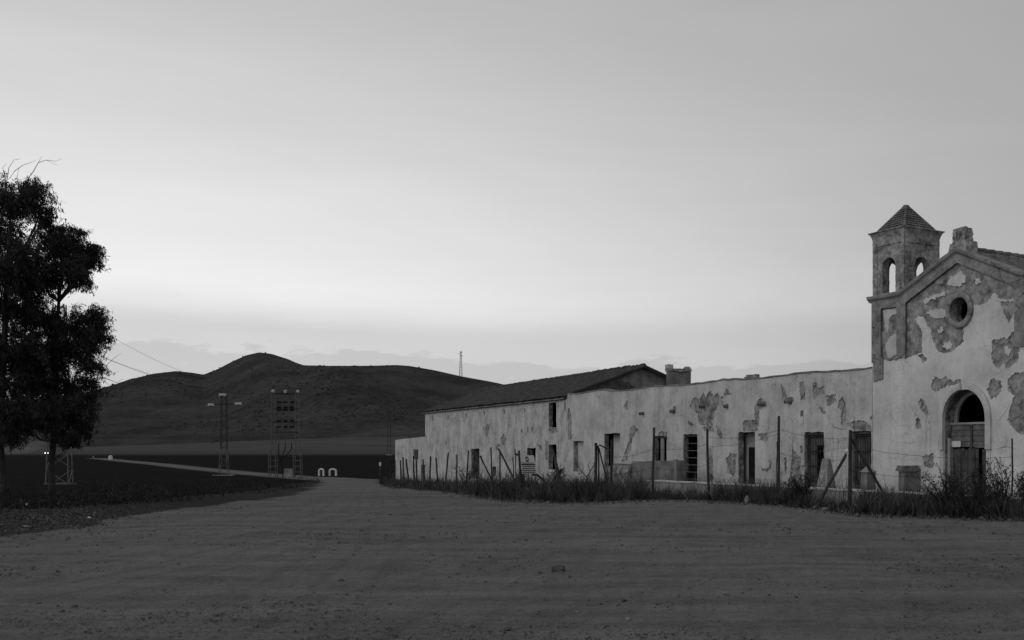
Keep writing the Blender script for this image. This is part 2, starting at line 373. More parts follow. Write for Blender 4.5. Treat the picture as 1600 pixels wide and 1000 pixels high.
    flk = smap(t, mth(t, 'ADD', nz_(16.0, 3, 0.7, (0.6, 1.6, 1, 0.1)), ctr(mid, 0.30)), 0.60, 0.68)
    dcol = mth(t, 'MULTIPLY', dcol, mth(t, 'SUBTRACT', 1.0, mth(t, 'MULTIPLY', flk, 0.46)))
    dcol = mth(t, 'MULTIPLY', dcol, mth(t, 'SUBTRACT', 1.0, mth(t, 'MULTIPLY', A_('rut'), mth(t, 'MULTIPLY', mid, 0.15))))
    fcol = mth(t, 'ADD', 0.019, ctr(mid, 0.020)); fcol = mth(t, 'ADD', fcol, ctr(nz_(0.35, 8, 0.75), 0.022)); fcol = mth(t, 'ADD', fcol, ctr(nz_(0.5, 6, 0.7, (0.15, 1.2, 1, 0.35)), 0.016))
    fcol = mth(t, 'ADD', fcol, mth(t, 'MULTIPLY', smap(t, nz_(3.0, 5, 0.8), 0.58, 0.70), 0.022))
    vcol = mth(t, 'ADD', 0.05, ctr(mid, 0.07))
    farc = mth(t, 'ADD', 0.082, ctr(nz_(0.02, 6, 0.6, (1, 3, 1, 0.1)), 0.07)); farc = mth(t, 'ADD', farc, ctr(nz_(0.1, 6, 0.7, (0.3, 2, 1, 0.05)), 0.05))
    lcol = mth(t, 'ADD', 0.055, ctr(nz_(6.0, 8, 0.8), 0.16))
    edge = mth(t, 'ADD', ctr(mid, 0.9), mth(t, 'ADD', ctr(big, 1.2), ctr(nz_(0.6, 6, 0.7), 0.9)))
    def thr(nm): return smap(t, mth(t, 'ADD', A_(nm), edge), 0.3, 0.7)
    v = lerp(fcol, farc, A_('far'))
    v = lerp(v, vcol, thr('verge'))
    v = lerp(v, mth(t, 'MULTIPLY', dcol, 0.92), A_('track'))
    v = lerp(v, dcol, thr('dirt'))
    v = lerp(v, lcol, mth(t, 'MULTIPLY', thr('litter'), 0.85))
    v = mth(t, 'MAXIMUM', v, 0.008)
    t.links.new(v, b.inputs['Base Color'])
    h = mth(t, 'ADD', mth(t, 'MULTIPLY', fine, 0.5), mth(t, 'ADD', mid, mth(t, 'MULTIPLY', mth(t, 'ADD', drift, drift2), 0.8)))
    h = mth(t, 'ADD', h, mth(t, 'MULTIPLY', nz_(60, 4, 0.7), 0.25))
    bp = N(t, 'ShaderNodeBump'); h = mth(t, 'SUBTRACT', h, mth(t, 'MULTIPLY', A_('rut'), 0.25)); h = mth(t, 'SUBTRACT', h, mth(t, 'MULTIPLY', flk, 0.25))
    bp.inputs['Strength'].default_value = 0.8; bp.inputs['Distance'].default_value = 0.07
    t.links.new(h, bp.inputs['Height']); t.links.new(bp.outputs[0], b.inputs['Normal'])
    o.data.materials.append(m)
make_ground()

# ------------------------------------------------------------------ hills
RIDGE = [(-900, 660), (-500, 655), (-200, 640), (0, 628), (80, 622), (130, 615), (160, 607), (200, 594), (240, 584), (275, 580), (300, 582.5), (318, 585.5), (340, 577), (365, 564), (385, 555), (405, 550.5), (425, 553), (450, 561), (463, 567), (475, 571), (520, 572), (580, 571.5), (620, 570.5), (640, 572), (680, 579), (720, 588), (760, 595), (800, 603), (850, 613), (950, 630), (1100, 645), (1400, 660), (1900, 668), (2600, 670)]
def make_hills():
    px = np.concatenate([np.linspace(-900, 0, 50)[:-1], np.linspace(0, 860, 520), np.linspace(860, 2600, 70)[1:]])
    a = (px - PX0) / FPX
    ry = np.interp(px, [p[0] for p in RIDGE], [p[1] for p in RIDGE])
    k = np.array([1, 2, 3, 2, 1.]) / 9; ry[4:-4] = np.convolve(ry, k, 'same')[4:-4]
    Yr = 1040 + 90 * np.sin(px * 0.006) + 60 * np.sin(px * 0.017 + 2)
    tt = np.concatenate([np.linspace(-0.02, 1.0, 130), np.linspace(1.0, 2.4, 40)[1:]])
    Tm, Pm = np.meshgrid(tt, px, indexing='ij'); Am = (Pm - PX0) / FPX
    Ym = 750 + (Yr[None, :] - 750) * Tm
    zr = CAMZ + (HY - ry) / FPX * Yr
    z0 = gz(Am * 750, np.full_like(Am, 750.0)) - 0.6
    p = np.where(Tm <= 1, Tm - 0.06 * np.sin(2 * math.pi * Tm), 1 - 0.75 * ((Tm - 1) / 1.4) ** 1.3)
    X_ = Am * Ym
    f = np.zeros_like(X_); r2 = np.random.default_rng(3)
    for i in range(60):
        w = 0.008 * (1.07 ** i) ; th = r2.uniform(0, 6.28); ph = r2.uniform(0, 6.28)
        f += np.sin((X_ * math.cos(th) + Ym * math.sin(th)) * w + ph) * (0.012 / w) ** 1.0
    env = np.clip(np.minimum(Tm * 4, 1.15 - np.abs(np.clip(Tm, 0, 1.15) - 0.5) * 2 + 0.05), 0.05, 1)
    Zm = z0 + (zr[None, :] - z0) * p + f * 0.4 * env
    V = np.stack([X_, Ym, Zm], -1).reshape(-1, 3); r, c = X_.shape; I = np.arange(r * c).reshape(r, c)
    F = np.stack([I[:-1, :-1], I[:-1, 1:], I[1:, 1:], I[1:, :-1]], -1).reshape(-1, 4)
    m = mat('hill_soil', 0.034, 0.068, scale=0.02, bscale=0.16, detail=10, bump=0.0, fine=0.55, contrast=(0.3, 0.75), grain=(0.012, 0.05, 0.12), streak=0.4)
    npmesh('hills', V, F, m, smooth=True, kind='structure')
    # scrub on the slopes: small uneven domes
    n = 9000; ti = r2.integers(4, 131, n); pi = r2.integers(0, len(px), n)
    # clumps
    cl = np.sin(X_[ti, pi] * 0.03) + np.sin(Ym[ti, pi] * 0.045 + 1) + np.sin(X_[ti, pi] * 0.011 + Ym[ti, pi] * 0.02)
    ok = (cl + r2.normal(0, 0.8, n)) > 0.2; ti, pi = ti[ok], pi[ok]; n = len(ti)
    C = np.stack([X_[ti, pi], Ym[ti, pi], Zm[ti, pi]], -1)
    C[:, 0] += r2.uniform(-1.5, 1.5, n)
    ang = np.arange(6) * math.pi / 3
    ring = lambda rr, h: np.stack([np.cos(ang) * rr, np.sin(ang) * rr, np.full(6, h)], -1)
    B = np.concatenate([ring(1.0, -0.3), ring(0.85, 0.55), [[0, 0, 0.95]]])
    R = 0.35 + 0.9 * r2.random(n) ** 2.2
    Vb = C[:, None, :] + B[None] * R[:, None, None] * r2.uniform(0.7, 1.25, (n, 13, 1))
    fb = [(i, (i + 1) % 6, 6 + i) for i in range(6)] + [((i + 1) % 6, 6 + (i + 1) % 6, 6 + i) for i in range(6)] + [(6 + i, 6 + (i + 1) % 6, 12) for i in range(6)]
    Fb = (np.array(fb)[None] + (np.arange(n) * 13)[:, None, None]).reshape(-1, 3)
    npmesh('hill_scrub', Vb.reshape(-1, 3), Fb, M['scrub'], label='low dark scrub dotted over the hillsides', cat='scrub', kind='stuff')
make_hills()

# ------------------------------------------------------------------ frames of the buildings
def frame(vpx, ox, oy):
    d = Vector((vpx - PX0, FPX)).normalized()
    return dict(o=Vector((ox, oy)), e=-d, n=Vector((d.y, -d.x)), rz=math.atan2(-d.y, -d.x))
a0, _ = ray(1367, 0); W0 = (a0 * 34.1, 34.1)
FW = frame(-34, *W0)                                  # long wall and chapel front
def loc(fr, px, py, v=0.0):
    a, e = ray(px, py); o = fr['o'] + fr['n'] * v; E = fr['e']
    s = (a * o.y - o.x) / (E.x - a * E.y); Yd = o.y + s * E.y
    return s, CAMZ + e * Yd
def LP(fr, pts, v=0.0): return [loc(fr, x, y, v) for x, y in pts]
def wpt(fr, s, v, z): p = fr['o'] + fr['e'] * s + fr['n'] * v; return Vector((p.x, p.y, z))
s885, _ = loc(FW, 885, 700)
P885 = FW['o'] + FW['e'] * s885
FH = frame(130, P885.x, P885.y)                       # two-storey house
def rect(fr, x0, x1, y0, y1, v=0.0):
    """opening between two pixel columns, level head and sill taken at its middle"""
    s0, _ = loc(fr, x0, y0, v); s1, _ = loc(fr, x1, y0, v); _, zt = loc(fr, (x0 + x1) / 2, y0, v); _, zb_ = loc(fr, (x0 + x1) / 2, y1, v)
    return (s0, s1, zb_, zt)
def rp(r): return [(r[0], r[2]), (r[1], r[2]), (r[1], r[3]), (r[0], r[3])]
def zo(L, ox, oy, k): return [(ox + x / k, oy + y / k) for x, y in L]
Z3 = lambda L: zo(L, 1060, 560, 3.846)
Z4 = lambda L: zo(L, 820, 560, 3.846)
Z5 = lambda L: zo(L, 580, 540, 3.846)
Z6 = lambda L: zo(L, 1240, 640, 5.556)
def wallset(fr, outer, opens, patches, islands, cracks, amp=0.028, step=0.045):
    """polygons and keep tests of a plastered wall"""
    pats = [rough(LP(fr, p), amp, step, i) for i, p in enumerate(patches)]
    isl = [rough(LP(fr, p), amp, step, 90 + i) for i, p in enumerate(islands)]
    cr = [ribbon(rough(LP(fr, p), 0.015, 0.12, 200 + i)[:-1] if len(p) < 3 else LP(fr, p), w) for i, (p, w) in enumerate(cracks)]
    def k_wall(x, y):
        k = pip(outer, x, y)
        for q in opens: k &= ~pip(q, x, y)
        return k
    def k_pl(x, y):
        bad = np.zeros(x.shape, bool)
        for q in pats: bad |= pip(q, x, y)
        for q in isl: bad &= ~pip(q, x, y)
        for q in cr: bad |= pip(q, x, y)
        return k_wall(x, y) & ~bad
    wallset.pats = pats; wallset.kw = k_wall
    return [outer] + opens, k_wall, [outer] + opens + pats + isl + cr, k_pl

def undercoat(parent, m, seed, dens=9.0):
    r = random.Random(seed); pats, kw = wallset.pats, wallset.kw; allm = MB(); q_ = 0
    for p in pats:
        xs = [q[0] for q in p]; ys = [q[1] for q in p]; w, h = max(xs) - min(xs), max(ys) - min(ys)
        if w * h < 0.12: continue
        for _ in range(min(14, int(w * h * dens) + 1)):
            cx, cy = r.uniform(min(xs), max(xs)), r.uniform(min(ys), max(ys)); rr = r.uniform(0.06, 0.2) * min(1, (w + h) / 1.2)
            b = [(cx + rr * math.cos(t) * r.uniform(0.6, 1.3), cy + rr * math.sin(t) * r.uniform(0.6, 1.6)) for t in [2 * math.pi * i / 9 for i in range(9)]]
            b = rough(b, 0.02, 0.04, r.randint(1, 999)); mb = MB()
            try: slab(mb, [b, p], lambda x, y: pip(b, x, y) & pip(p, x, y) & kw(x, y), -0.016 - 0.00011 * (q_ % 90), -0.0008 - 0.000004 * q_)
            except Exception: continue
            q_ += 1; allm.add(mb.v, mb.f)
    allm.build('undercoat', m, parent, kind='stuff')
# ================================================================== LONG FARM BUILDING
farm = empty('farm_building', (W0[0], W0[1], 0), FW['rz'], label='long low ruined farm building with peeling whitewashed wall, left of the chapel', cat='building')
ZT = 4.1; S0 = s885; S1 = -0.08
TOPL = [(S1, ZT)]
for i in range(1, 60):
    s = S1 + (S0 - S1) * i / 60; TOPL.append((s, ZT + 0.03 * math.sin(s * 1.3) + random.uniform(-0.015, 0.015) + (0.05 if s < -17.5 else 0)))
outer = [(S0, -1.0), (S1, -1.0)] + TOPL + [(S0, ZT + 0.05)]
O = dict(w1=rect(FW, 897, 913, 689, 737), d2=rect(FW, 945, 970, 677, 756), w3=rect(FW, 1023, 1043, 681, 720.5), d4=rect(FW, 1069, 1091, 678.5, 757),
         d5=rect(FW, 1155, 1181, 675, 760), d6=rect(FW, 1258, 1289, 675, 768), d7=rect(FW, 1332, 1363, 673.5, 772))
opens = [rough(rp(O[k]), 0.010, 0.12, j) for j, k in enumerate(O)]
patches = [
    Z3([(70, 290), (100, 235), (135, 245), (155, 205), (165, 235), (195, 195), (215, 225), (240, 205), (255, 235), (275, 225), (275, 285), (245, 285), (225, 320), (215, 400), (185, 410), (130, 400), (120, 340), (95, 310)]),
    Z3([(280, 215), (290, 175), (310, 205), (325, 215), (285, 225)]), Z3([(60, 370), (80, 385), (110, 400), (105, 412), (65, 405)]),
    Z3([(150, 412), (215, 405), (220, 445), (165, 440)]), Z3([(235, 400), (265, 440), (275, 470), (255, 485), (240, 460)]),
    Z3([(180, 540), (205, 545), (212, 620), (215, 740), (192, 740), (188, 640)]),
    Z3([(460, 300), (480, 255), (505, 235), (530, 262), (542, 295), (510, 288), (492, 310), (490, 380), (480, 440), (465, 370)]),
    Z3([(395, 375), (470, 370), (480, 440), (395, 440)]), Z3([(485, 450), (540, 450), (545, 490), (525, 510), (500, 490)]),
    Z3([(500, 650), (525, 668), (550, 655), (555, 625), (545, 605), (566, 618), (566, 655), (540, 686), (510, 678)]),
    Z3([(620, 150), (650, 190), (655, 240), (640, 265), (630, 240)]), Z3([(655, 240), (690, 230), (700, 255), (680, 285), (660, 270)]),
    Z3([(735, 145), (760, 140), (770, 200), (765, 255), (740, 255), (735, 200)]), Z3([(810, 150), (830, 145), (850, 180), (880, 165), (885, 215), (850, 220), (820, 250), (810, 200)]),
    Z3([(890, 225), (950, 215), (955, 265), (900, 285)]), Z3([(970, 250), (995, 235), (1015, 290), (1015, 360), (1000, 405), (980, 390), (985, 320), (965, 290)]),
    Z3([(850, 290), (865, 290), (890, 330), (870, 338)]), Z3([(290, 600), (320, 570), (355, 575), (350, 680), (335, 710), (300, 690)]),
    [(1326, 662), (1348, 656), (1361, 663), (1364, 673), (1334, 674)], [(1360, 651), (1364, 647), (1368, 650), (1367, 656), (1361, 656)],
    Z3([(735, 520), (755, 530), (755, 570), (740, 570)]), Z3([(745, 640), (765, 640), (765, 680), (748, 676)]), Z3([(640, 600), (655, 590), (655, 700), (645, 700)]),
    Z3([(586, 152), (593, 152), (590, 168), (586, 165)]), Z3([(740, 322), (755, 318), (755, 350), (742, 352)]),
    Z4([(640, 420), (660, 400), (690, 430), (650, 480), (640, 560), (610, 622), (585, 622), (630, 500)]),
    Z4([(265, 300), (275, 300), (285, 370), (285, 490), (265, 490), (265, 400), (258, 340)]), Z4([(600, 290), (623, 250), (623, 310)]),
    Z4([(895, 290), (920, 290), (915, 330), (900, 335)]), Z4([(800, 467), (815, 440), (860, 440), (860, 490), (850, 470)]),
    [(1240, 700), (1252, 716), (1255, 745), (1244, 768), (1232, 764), (1236, 735)],
]
cracks = [(Z3([(545, 300), (545, 400), (540, 480), (545, 600)]), 0.02), (Z3([(672, 345), (690, 370), (695, 420), (690, 585), (672, 590)]), 0.022),
          (Z3([(755, 320), (757, 380), (760, 430)]), 0.025), (Z3([(920, 385), (940, 412), (980, 425), (1020, 425)]), 0.02),
          (Z4([(250, 225), (252, 300), (255, 400), (258, 480), (265, 560), (245, 640), (215, 670)]), 0.028), (Z4([(622, 195), (622, 260)]), 0.016),
          (Z4([(730, 190), (730, 225)]), 0.02), (Z4([(720, 405), (740, 430), (760, 470)]), 0.018), (Z4([(860, 510), (895, 518), (940, 512)]), 0.012),
          (Z3([(440, 230), (480, 205), (500, 245)]), 0.012)]
pw, kw_, pp, kp = wallset(FW, outer, opens, patches, [], cracks)
mb = MB(); slab(mb, pw, kw_, 0.0, 0.2); mb.build('wall', M['masonry'], farm)
mb = MB(); slab(mb, pp, kp, -0.04, -0.0005); mb.build('plaster', M['plaster'], farm); undercoat(farm, M['undercoat'], 3)
# coping along the wall head
mb = MB(); rings = []
for s, z in TOPL[::-1]:
    h = random.uniform(0.035, 0.075)
    rings.append([(s, -0.07 + random.uniform(-0.015, 0.015), z + 0.002), (s, 0.24, z + 0.002), (s, 0.24, z + h), (s, -0.06, z + h)])
mb.loft(rings); mb.build('coping', M['dark_concrete'], farm)
# rubble lump left on the wall head
mb = MB()
for k in range(5):
    s_, _ = loc(FW, 1164 + k * 3.4, 590); r_ = random.uniform(0.06, 0.11); zc = ZT + 0.05
    mb.box(s_ - r_, s_ + r_, 0.02, 0.22, zc, zc + random.uniform(0.04, 0.12))
mb.build('rubble', M['masonry'], farm)
# hidden shell: roof slab, back wall, floor, partitions
mb = MB(); mb.box(S0 + 0.3, S1 - 0.1, 0.2005, 6.0, ZT - 0.35, ZT - 0.15); mb.build('roof_slab', M['shaded_inner'], farm)
mb = MB(); mb.box(S0 + 0.3, S1 - 0.1, 6.0, 6.4, -1, ZT - 0.36); mb.build('back_wall', M['shaded_inner'], farm)
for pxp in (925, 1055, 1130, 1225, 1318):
    s_, _ = loc(FW, pxp, 700); mb = MB(); mb.box(s_ - 0.15, s_ + 0.15, 0.2005, 5.998, -0.9, ZT - 0.36); mb.build('partition_wall', M['shaded_inner'], farm)
mb = MB(); mb.box(S0 + 0.3, S1 - 0.1, 0.2005, 6.0, -1.0, 0.05); mb.build('inner_floor', M['shaded_inner'], farm)
# infill behind three openings
def panel(name, r, f0, f1, z0, z1, v0, v1, m):
    mb = MB(); mb.box(r[0] + (r[1] - r[0]) * f0, r[0] + (r[1] - r[0]) * f1, v0, v1, r[2] + (r[3] - r[2]) * z0, r[2] + (r[3] - r[2]) * z1); return mb.build(name, m, farm)
panel('blocked_window', O['w1'], -0.05, 1.05, -0.05, 1.05, 0.2005, 0.28, M['plaster'])
panel('infill_wall', O['d2'], 0.02, 0.8, 0.35, 1.05, 0.42, 0.5, M['plaster'])
panel('infill_wall', O['d2'], -0.6, 0.9, -0.05, 0.36, 0.32, 0.41, M['inner'])
panel('inner_wall', O['d5'], -0.6, 0.9, -0.05, 1.05, 0.36, 0.46, M['inner'])
mb = MB(); r = O['d5']; mb.box(r[0] + 0.16 * (r[1] - r[0]), r[0] + 0.7 * (r[1] - r[0]), 0.31, 0.358, r[2], r[2] + 0.72 * (r[3] - r[2])); mb.build('doorway_shade_panel', M['insul_and_shade'], farm)  # flat black panel, paints the shade of an unlit inner doorway
# window frame post in w3
r = O['w3']; mb = MB(); mb.box(r[0] + 0.30 * (r[1] - r[0]), r[0] + 0.55 * (r[1] - r[0]), 0.10, 0.15, r[2], r[3]); mb.build('shutter', M['inner'], farm)
def timber(r, w=0.09, v=0.06):
    mb = MB(); mb.box(r[0], r[1], v, v + 0.12, r[3] - w, r[3]); mb.build('lintel', M['wood'], farm)
for k in ('d4', 'd6', 'd7', 'w3'): timber(O[k])
# grilles
def grille(r, vert, horiz, v=0.08, m='bar', f0=0.0, f1=1.0, z0=0.0, z1=1.0):
    s0, s1, zb_, zt = r[0] + f0 * (r[1] - r[0]), r[0] + f1 * (r[1] - r[0]), r[2] + z0 * (r[3] - r[2]), r[2] + z1 * (r[3] - r[2])
    g = bpy.data.objects.new('grille', None); COL.objects.link(g); g.parent = farm
    for i in range(vert):
        s_ = s0 + (s1 - s0) * (i + 0.5) / vert; mb = MB(); mb.bar((s_, v, zb_), (s_, v, zt), 0.022); mb.build('bar', M[m], g)
    for i in range(horiz):
        z_ = zb_ + (zt - zb_) * (i + 0.7) / horiz; mb = MB(); mb.bar((s0, v + 0.02, z_), (s1, v + 0.02, z_), 0.028); mb.build('bar', M[m], g)
grille(O['d4'], 0, 7, m='rust')
grille(O['d6'], 8, 4, m='bar'); grille(O['d7'], 8, 4, m='bar')
# plank shutters behind the two grilled doors
for key, a_, b_, z0 in (('d6', -0.1, 0.34, 0.0), ('d6', 0.34, 0.85, 0.78), ('d7', -0.1, 0.95, 0.0)):
    r = O[key]; nb = max(2, int((b_ - a_) * 7)); d = bpy.data.objects.new('door', None); COL.objects.link(d); d.parent = farm
    for i in range(nb):
        q0 = r[0] + (r[1] - r[0]) * (a_ + (b_ - a_) * i / nb); q1 = r[0] + (r[1] - r[0]) * (a_ + (b_ - a_) * (i + 1) / nb)
        mb = MB(); mb.box(q0 + 0.004, q1 - 0.004, 0.205 + random.uniform(0, 0.012), 0.245, r[2] + z0 * (r[3] - r[2]), r[3] + 0.03); mb.build('plank', M['doorwood'], d)
# broken roof spouts
for pxs, pys in ((1007, 645), (1054, 641), (1101, 634), (1138, 633), (1193, 630), (1236, 626)):
    s_, z_ = loc(FW, pxs, pys); mb = MB(); ln = random.uniform(0.16, 0.32)
    mb.tube([(s_, 0.1, z_), (s_ - 0.01, -ln, z_ - 0.05)], [0.085, 0.07], 8, 0.08); sp2 = mb.build('rain_spout', M['dark_concrete'], farm)
    mb = MB(); mb.tube([(s_ - 0.012, -ln - 0.001, z_ - 0.05), (s_ - 0.012, -ln - 0.006, z_ - 0.05)], 0.045, 8); mb.build('bore_shade_disc', M['insul_and_shade'], sp2)  # black disc on the spout end, paints the shade inside its hole

# ================================================================== CHAPEL
ch = empty('chapel', (W0[0], W0[1], 0), FW['rz'], label='ruined chapel with gabled front, round window and small bell tower', cat='chapel')
sA, zA = loc(FW, 1498, 395); sL, zL = loc(FW, 1413, 463); sT0 = -0.06
slope = (zA - zL) / (sA - sL); sR = 2 * sA - sT0; sRr = 2 * sA - sL
outer = [(sT0, -1.0), (sR, -1.0), (sR, zL), (sRr, zL), (sA, zA), (sL, zL), (sT0, zL)]
def arch(c, hw, z0, zs, ht, n=18, flat=False):
    pts = [(c - hw, z0), (c + hw, z0)]
    for i in range(n + 1): t = math.pi * i / n; pts.append((c + hw * math.cos(t), zs + ht * math.sin(t)))
    return pts
d0, _ = loc(FW, 1477, 650); d1, _ = loc(FW, 1543, 650); dc = (d0 + d1) / 2; hw = (d1 - d0) / 2
_, zTop = loc(FW, 1509, 608.5); zSpr = zTop - hw * 1.02
door = arch(dc, hw, -0.6, zSpr, zTop - zSpr)
oc, ozc = loc(FW, 1502.3, 484.5); _, ozt = loc(FW, 1502.3, 456.5); orad = ozt - ozc
circ = lambda r, n=36: [(oc + r * math.cos(2 * math.pi * i / n), ozc + r * math.sin(2 * math.pi * i / n)) for i in range(n)]
ocu = circ(orad * 0.70)
D1 = [(1414, 466), (1440, 448), (1470, 428), (1501, 408), (1540, 424), (1600, 446), (1592, 468), (1566, 467), (1558, 460), (1553, 458), (1548, 468), (1538, 476), (1520, 477), (1506, 500), (1507, 513), (1507, 533), (1500, 540), (1487, 551), (1475, 552), (1466, 548), (1458, 530), (1456, 516), (1450, 510), (1444, 494), (1436, 494), (1431, 497), (1434, 505), (1442, 515), (1442, 551), (1436, 553), (1428, 557), (1416, 560)]
patches = [D1, [(1564, 471), (1589, 471), (1585, 492), (1578, 506), (1570, 490)],
           [(1552, 533), (1550, 556), (1555, 573), (1562, 576), (1568, 570), (1575, 576), (1582, 571), (1592, 566), (1594, 545), (1590, 533), (1580, 528), (1562, 530)],
           [(1592, 506), (1583, 520), (1574, 532), (1580, 536), (1592, 540), (1604, 530), (1606, 500)],
           [(1575, 594), (1587, 583), (1600, 581), (1612, 590), (1612, 680), (1592, 678), (1580, 665), (1575, 655), (1579, 638), (1585, 620), (1577, 611)],
           [(1456, 600), (1463, 588), (1472, 592), (1480, 588), (1485, 594), (1495, 593), (1502, 592), (1503, 599), (1499, 602), (1483, 603), (1470, 610), (1463, 612), (1457, 607)],
           [(1436, 627), (1442, 622), (1450, 636), (1453, 648), (1448, 650), (1442, 640), (1438, 639)],
           [(1432, 654), (1437, 651), (1440, 657), (1440, 668), (1435, 672), (1431, 667)],
           [(1543, 612), (1550, 592), (1564, 594), (1568, 610), (1558, 620), (1550, 622)],
           [(1436, 554), (1443, 552), (1450, 564), (1443, 567)], [(1442, 714), (1459, 708), (1461, 716), (1459, 733), (1445, 728)],
           [(1376, 568), (1384, 562), (1392, 565), (1404, 558), (1418, 559), (1417, 474), (1376, 474)]]
isl = [[(1449, 489), (1456, 484), (1470, 482), (1486, 483), (1486, 493), (1470, 498), (1460, 497), (1453, 492)], [(1482, 445), (1483, 437), (1492, 431), (1502, 424), (1510, 432), (1508, 443), (1497, 448)],
       [(1471, 513), (1475, 511), (1475, 520), (1468, 521), (1466, 516)], [(1572, 541), (1582, 545), (1578, 556), (1571, 553)], [(1525, 435), (1534, 436), (1533, 443), (1526, 443)],
       [(1445, 468), (1462, 460), (1480, 457), (1478, 462), (1460, 467), (1447, 475)], [(1476, 536), (1485, 533), (1490, 541), (1482, 546), (1475, 543)]]
cracks = [([(1452, 640), (1448, 660), (1449, 690), (1446, 706)], 0.02), ([(1448, 648), (1454, 658), (1456, 680), (1455, 712)], 0.012), ([(1400, 690), (1425, 693), (1440, 688)], 0.008),
          ([(1395, 715), (1418, 719), (1436, 716)], 0.008), ([(1556, 665), (1575, 640), (1580, 628)], 0.018), ([(1556, 702), (1575, 698), (1596, 703)], 0.014)]
pw, kw_, pp, kp = wallset(FW, outer, [door, ocu], patches, isl, cracks, amp=0.026, step=0.04)
mb = MB(); slab(mb, pw, kw_, 0.0, 0.36); mb.build('front_wall', M['masonry'], ch)
mb = MB(); slab(mb, pp, kp, -0.04, -0.0005); mb.build('plaster', M['fac_plaster'], ch); undercoat(ch, M['undercoat'], 4, 6.0)
# raised band under the gable and the corner pilasters, one old dark render
bw_ = loc(FW, 1417, 463)[1] - loc(FW, 1417, 477)[1]
sP, _ = loc(FW, 1417.5, 520); _, zPb = loc(FW, 1400, 561)
pl = [(sT0, zPb), (sP, zPb), (sP, zL + (sP - sL) * slope - bw_), (sA, zA - bw_ * 1.06), (2 * sA - sP, zL + (sP - sL) * slope - bw_), (2 * sA - sP, zPb), (sR, zPb), (sR, zL), (sRr, zL), (sA, zA), (sL, zL), (sT0, zL)]
pl = rough(pl[:2], 0.03, 0.05, 5)[: -1][:0] + [(sT0, zPb - 0.05)] + rough([(sT0 + 0.02, zPb), (sP, zPb)], 0.035, 0.07, 4)[: int(math.hypot(sP - sT0, 0) / 0.07)] + pl[1:]
pan = [loc(FW, 1379, 482.5), loc(FW, 1404, 480), loc(FW, 1404, 556), loc(FW, 1379, 566)]
panR = [(2 * sA - p[0], p[1]) for p in pan][::-1]
def k_pl2(x, y): return pip(pl, x, y) & ~pip(pan, x, y) & ~pip(panR, x, y)
mb = MB(); slab(mb, [pl, pan, panR], k_pl2, -0.09, -0.041); mb.build('raised_band', M['old_render'], ch)
# plaster remains inside the pilaster panel
rem = [[(1381, 484), (1402, 482), (1402, 490), (1396, 492), (1391, 498), (1388, 520), (1384, 512), (1382, 500)], [(1392, 526), (1401, 522), (1402, 555), (1388, 560), (1384, 540)]]
for q in rem:
    q = rough(LP(FW, q), 0.015, 0.06, 3); mb = MB(); slab(mb, [q], lambda x, y, q=q: pip(q, x, y), -0.026, -0.0006); mb.build('plaster_remnant', M['trim'], ch)
# hanging strip below the pilaster
st = rough(LP(FW, [(1367.5, 561), (1382, 559), (1382, 592), (1368, 596)]), 0.008, 0.1, 2)
mb = MB(); slab(mb, [st], lambda x, y: pip(st, x, y), -0.088, -0.041); mb.build('pilaster_strip', M['old_render'], ch)
# mouldings: level part at the tower, then up the rakes
def mould(path, prof, name, m):
    """sweep a (depth, height) profile along a path in (s,z)"""
    rings = []
    for i, (s, z) in enumerate(path): rings.append([(s, v, z + h) for v, h in prof])
    mb = MB(); mb.loft(rings); mb.build(name, m, ch)
prof = [(0.3, -0.06), (-0.08, -0.06), (-0.12, 0.0), (-0.17, 0.03), (-0.19, 0.09), (-0.19, 0.13), (0.3, 0.13)]
def jitter_path(p, n):
    out = []
    for i in range(len(p) - 1):
        for j in range(n): t = j / n; out.append((p[i][0] + (p[i + 1][0] - p[i][0]) * t, p[i][1] + (p[i + 1][1] - p[i][1]) * t + random.uniform(-0.008, 0.008)))
    return out + [p[-1]]
mould(jitter_path([(sT0 - 0.13, zL), (sL - 0.12, zL)], 6), prof, 'cornice', M['old_render'])
mould(jitter_path([(sL - 0.119, zL), (sA, zA)], 14), prof, 'rake_moulding', M['old_render'])
mould(jitter_path([(sA + 0.001, zA), (sRr + 0.12, zL)], 14), prof, 'rake_moulding', M['old_render'])
mould(jitter_path([(sRr + 0.121, zL), (sR + 0.13, zL)], 6), prof, 'cornice', M['old_render'])
# round window ring
def ring_sweep(inner, outer_, v0, v1, name, m):
    mb = MB(); n = len(inner); rings = []
    for a_, b_ in zip(inner, outer_): rings.append([(a_[0], v1, a_[1]), (a_[0], v0 + 0.01, a_[1]), ((a_[0] * 0.7 + b_[0] * 0.3), v0, (a_[1] * 0.7 + b_[1] * 0.3)), ((a_[0] * 0.3 + b_[0] * 0.7), v0, (a_[1] * 0.3 + b_[1] * 0.7)), (b_[0], v0 + 0.02, b_[1]), (b_[0], v1, b_[1])])
    k = 6; V = [p for r in rings for p in r]; F = []
    closed = name == 'oculus_ring'
    for i in range(n if closed else n - 1):
        for j in range(k):
            A_, B_ = i * k + j, i * k + (j + 1) % k; C_, D_ = ((i + 1) % n) * k + (j + 1) % k, ((i + 1) % n) * k + j
            F.append((A_, B_, C_, D_))
    if not closed: F += [tuple(range(k)), tuple(range((n - 1) * k, n * k))[::-1]]
    mb.add(V, F); mb.build(name, m, ch, smooth=False)
ring_sweep(circ(orad * 0.705), circ(orad), -0.14, 0.1, 'oculus_ring', M['old_render'])
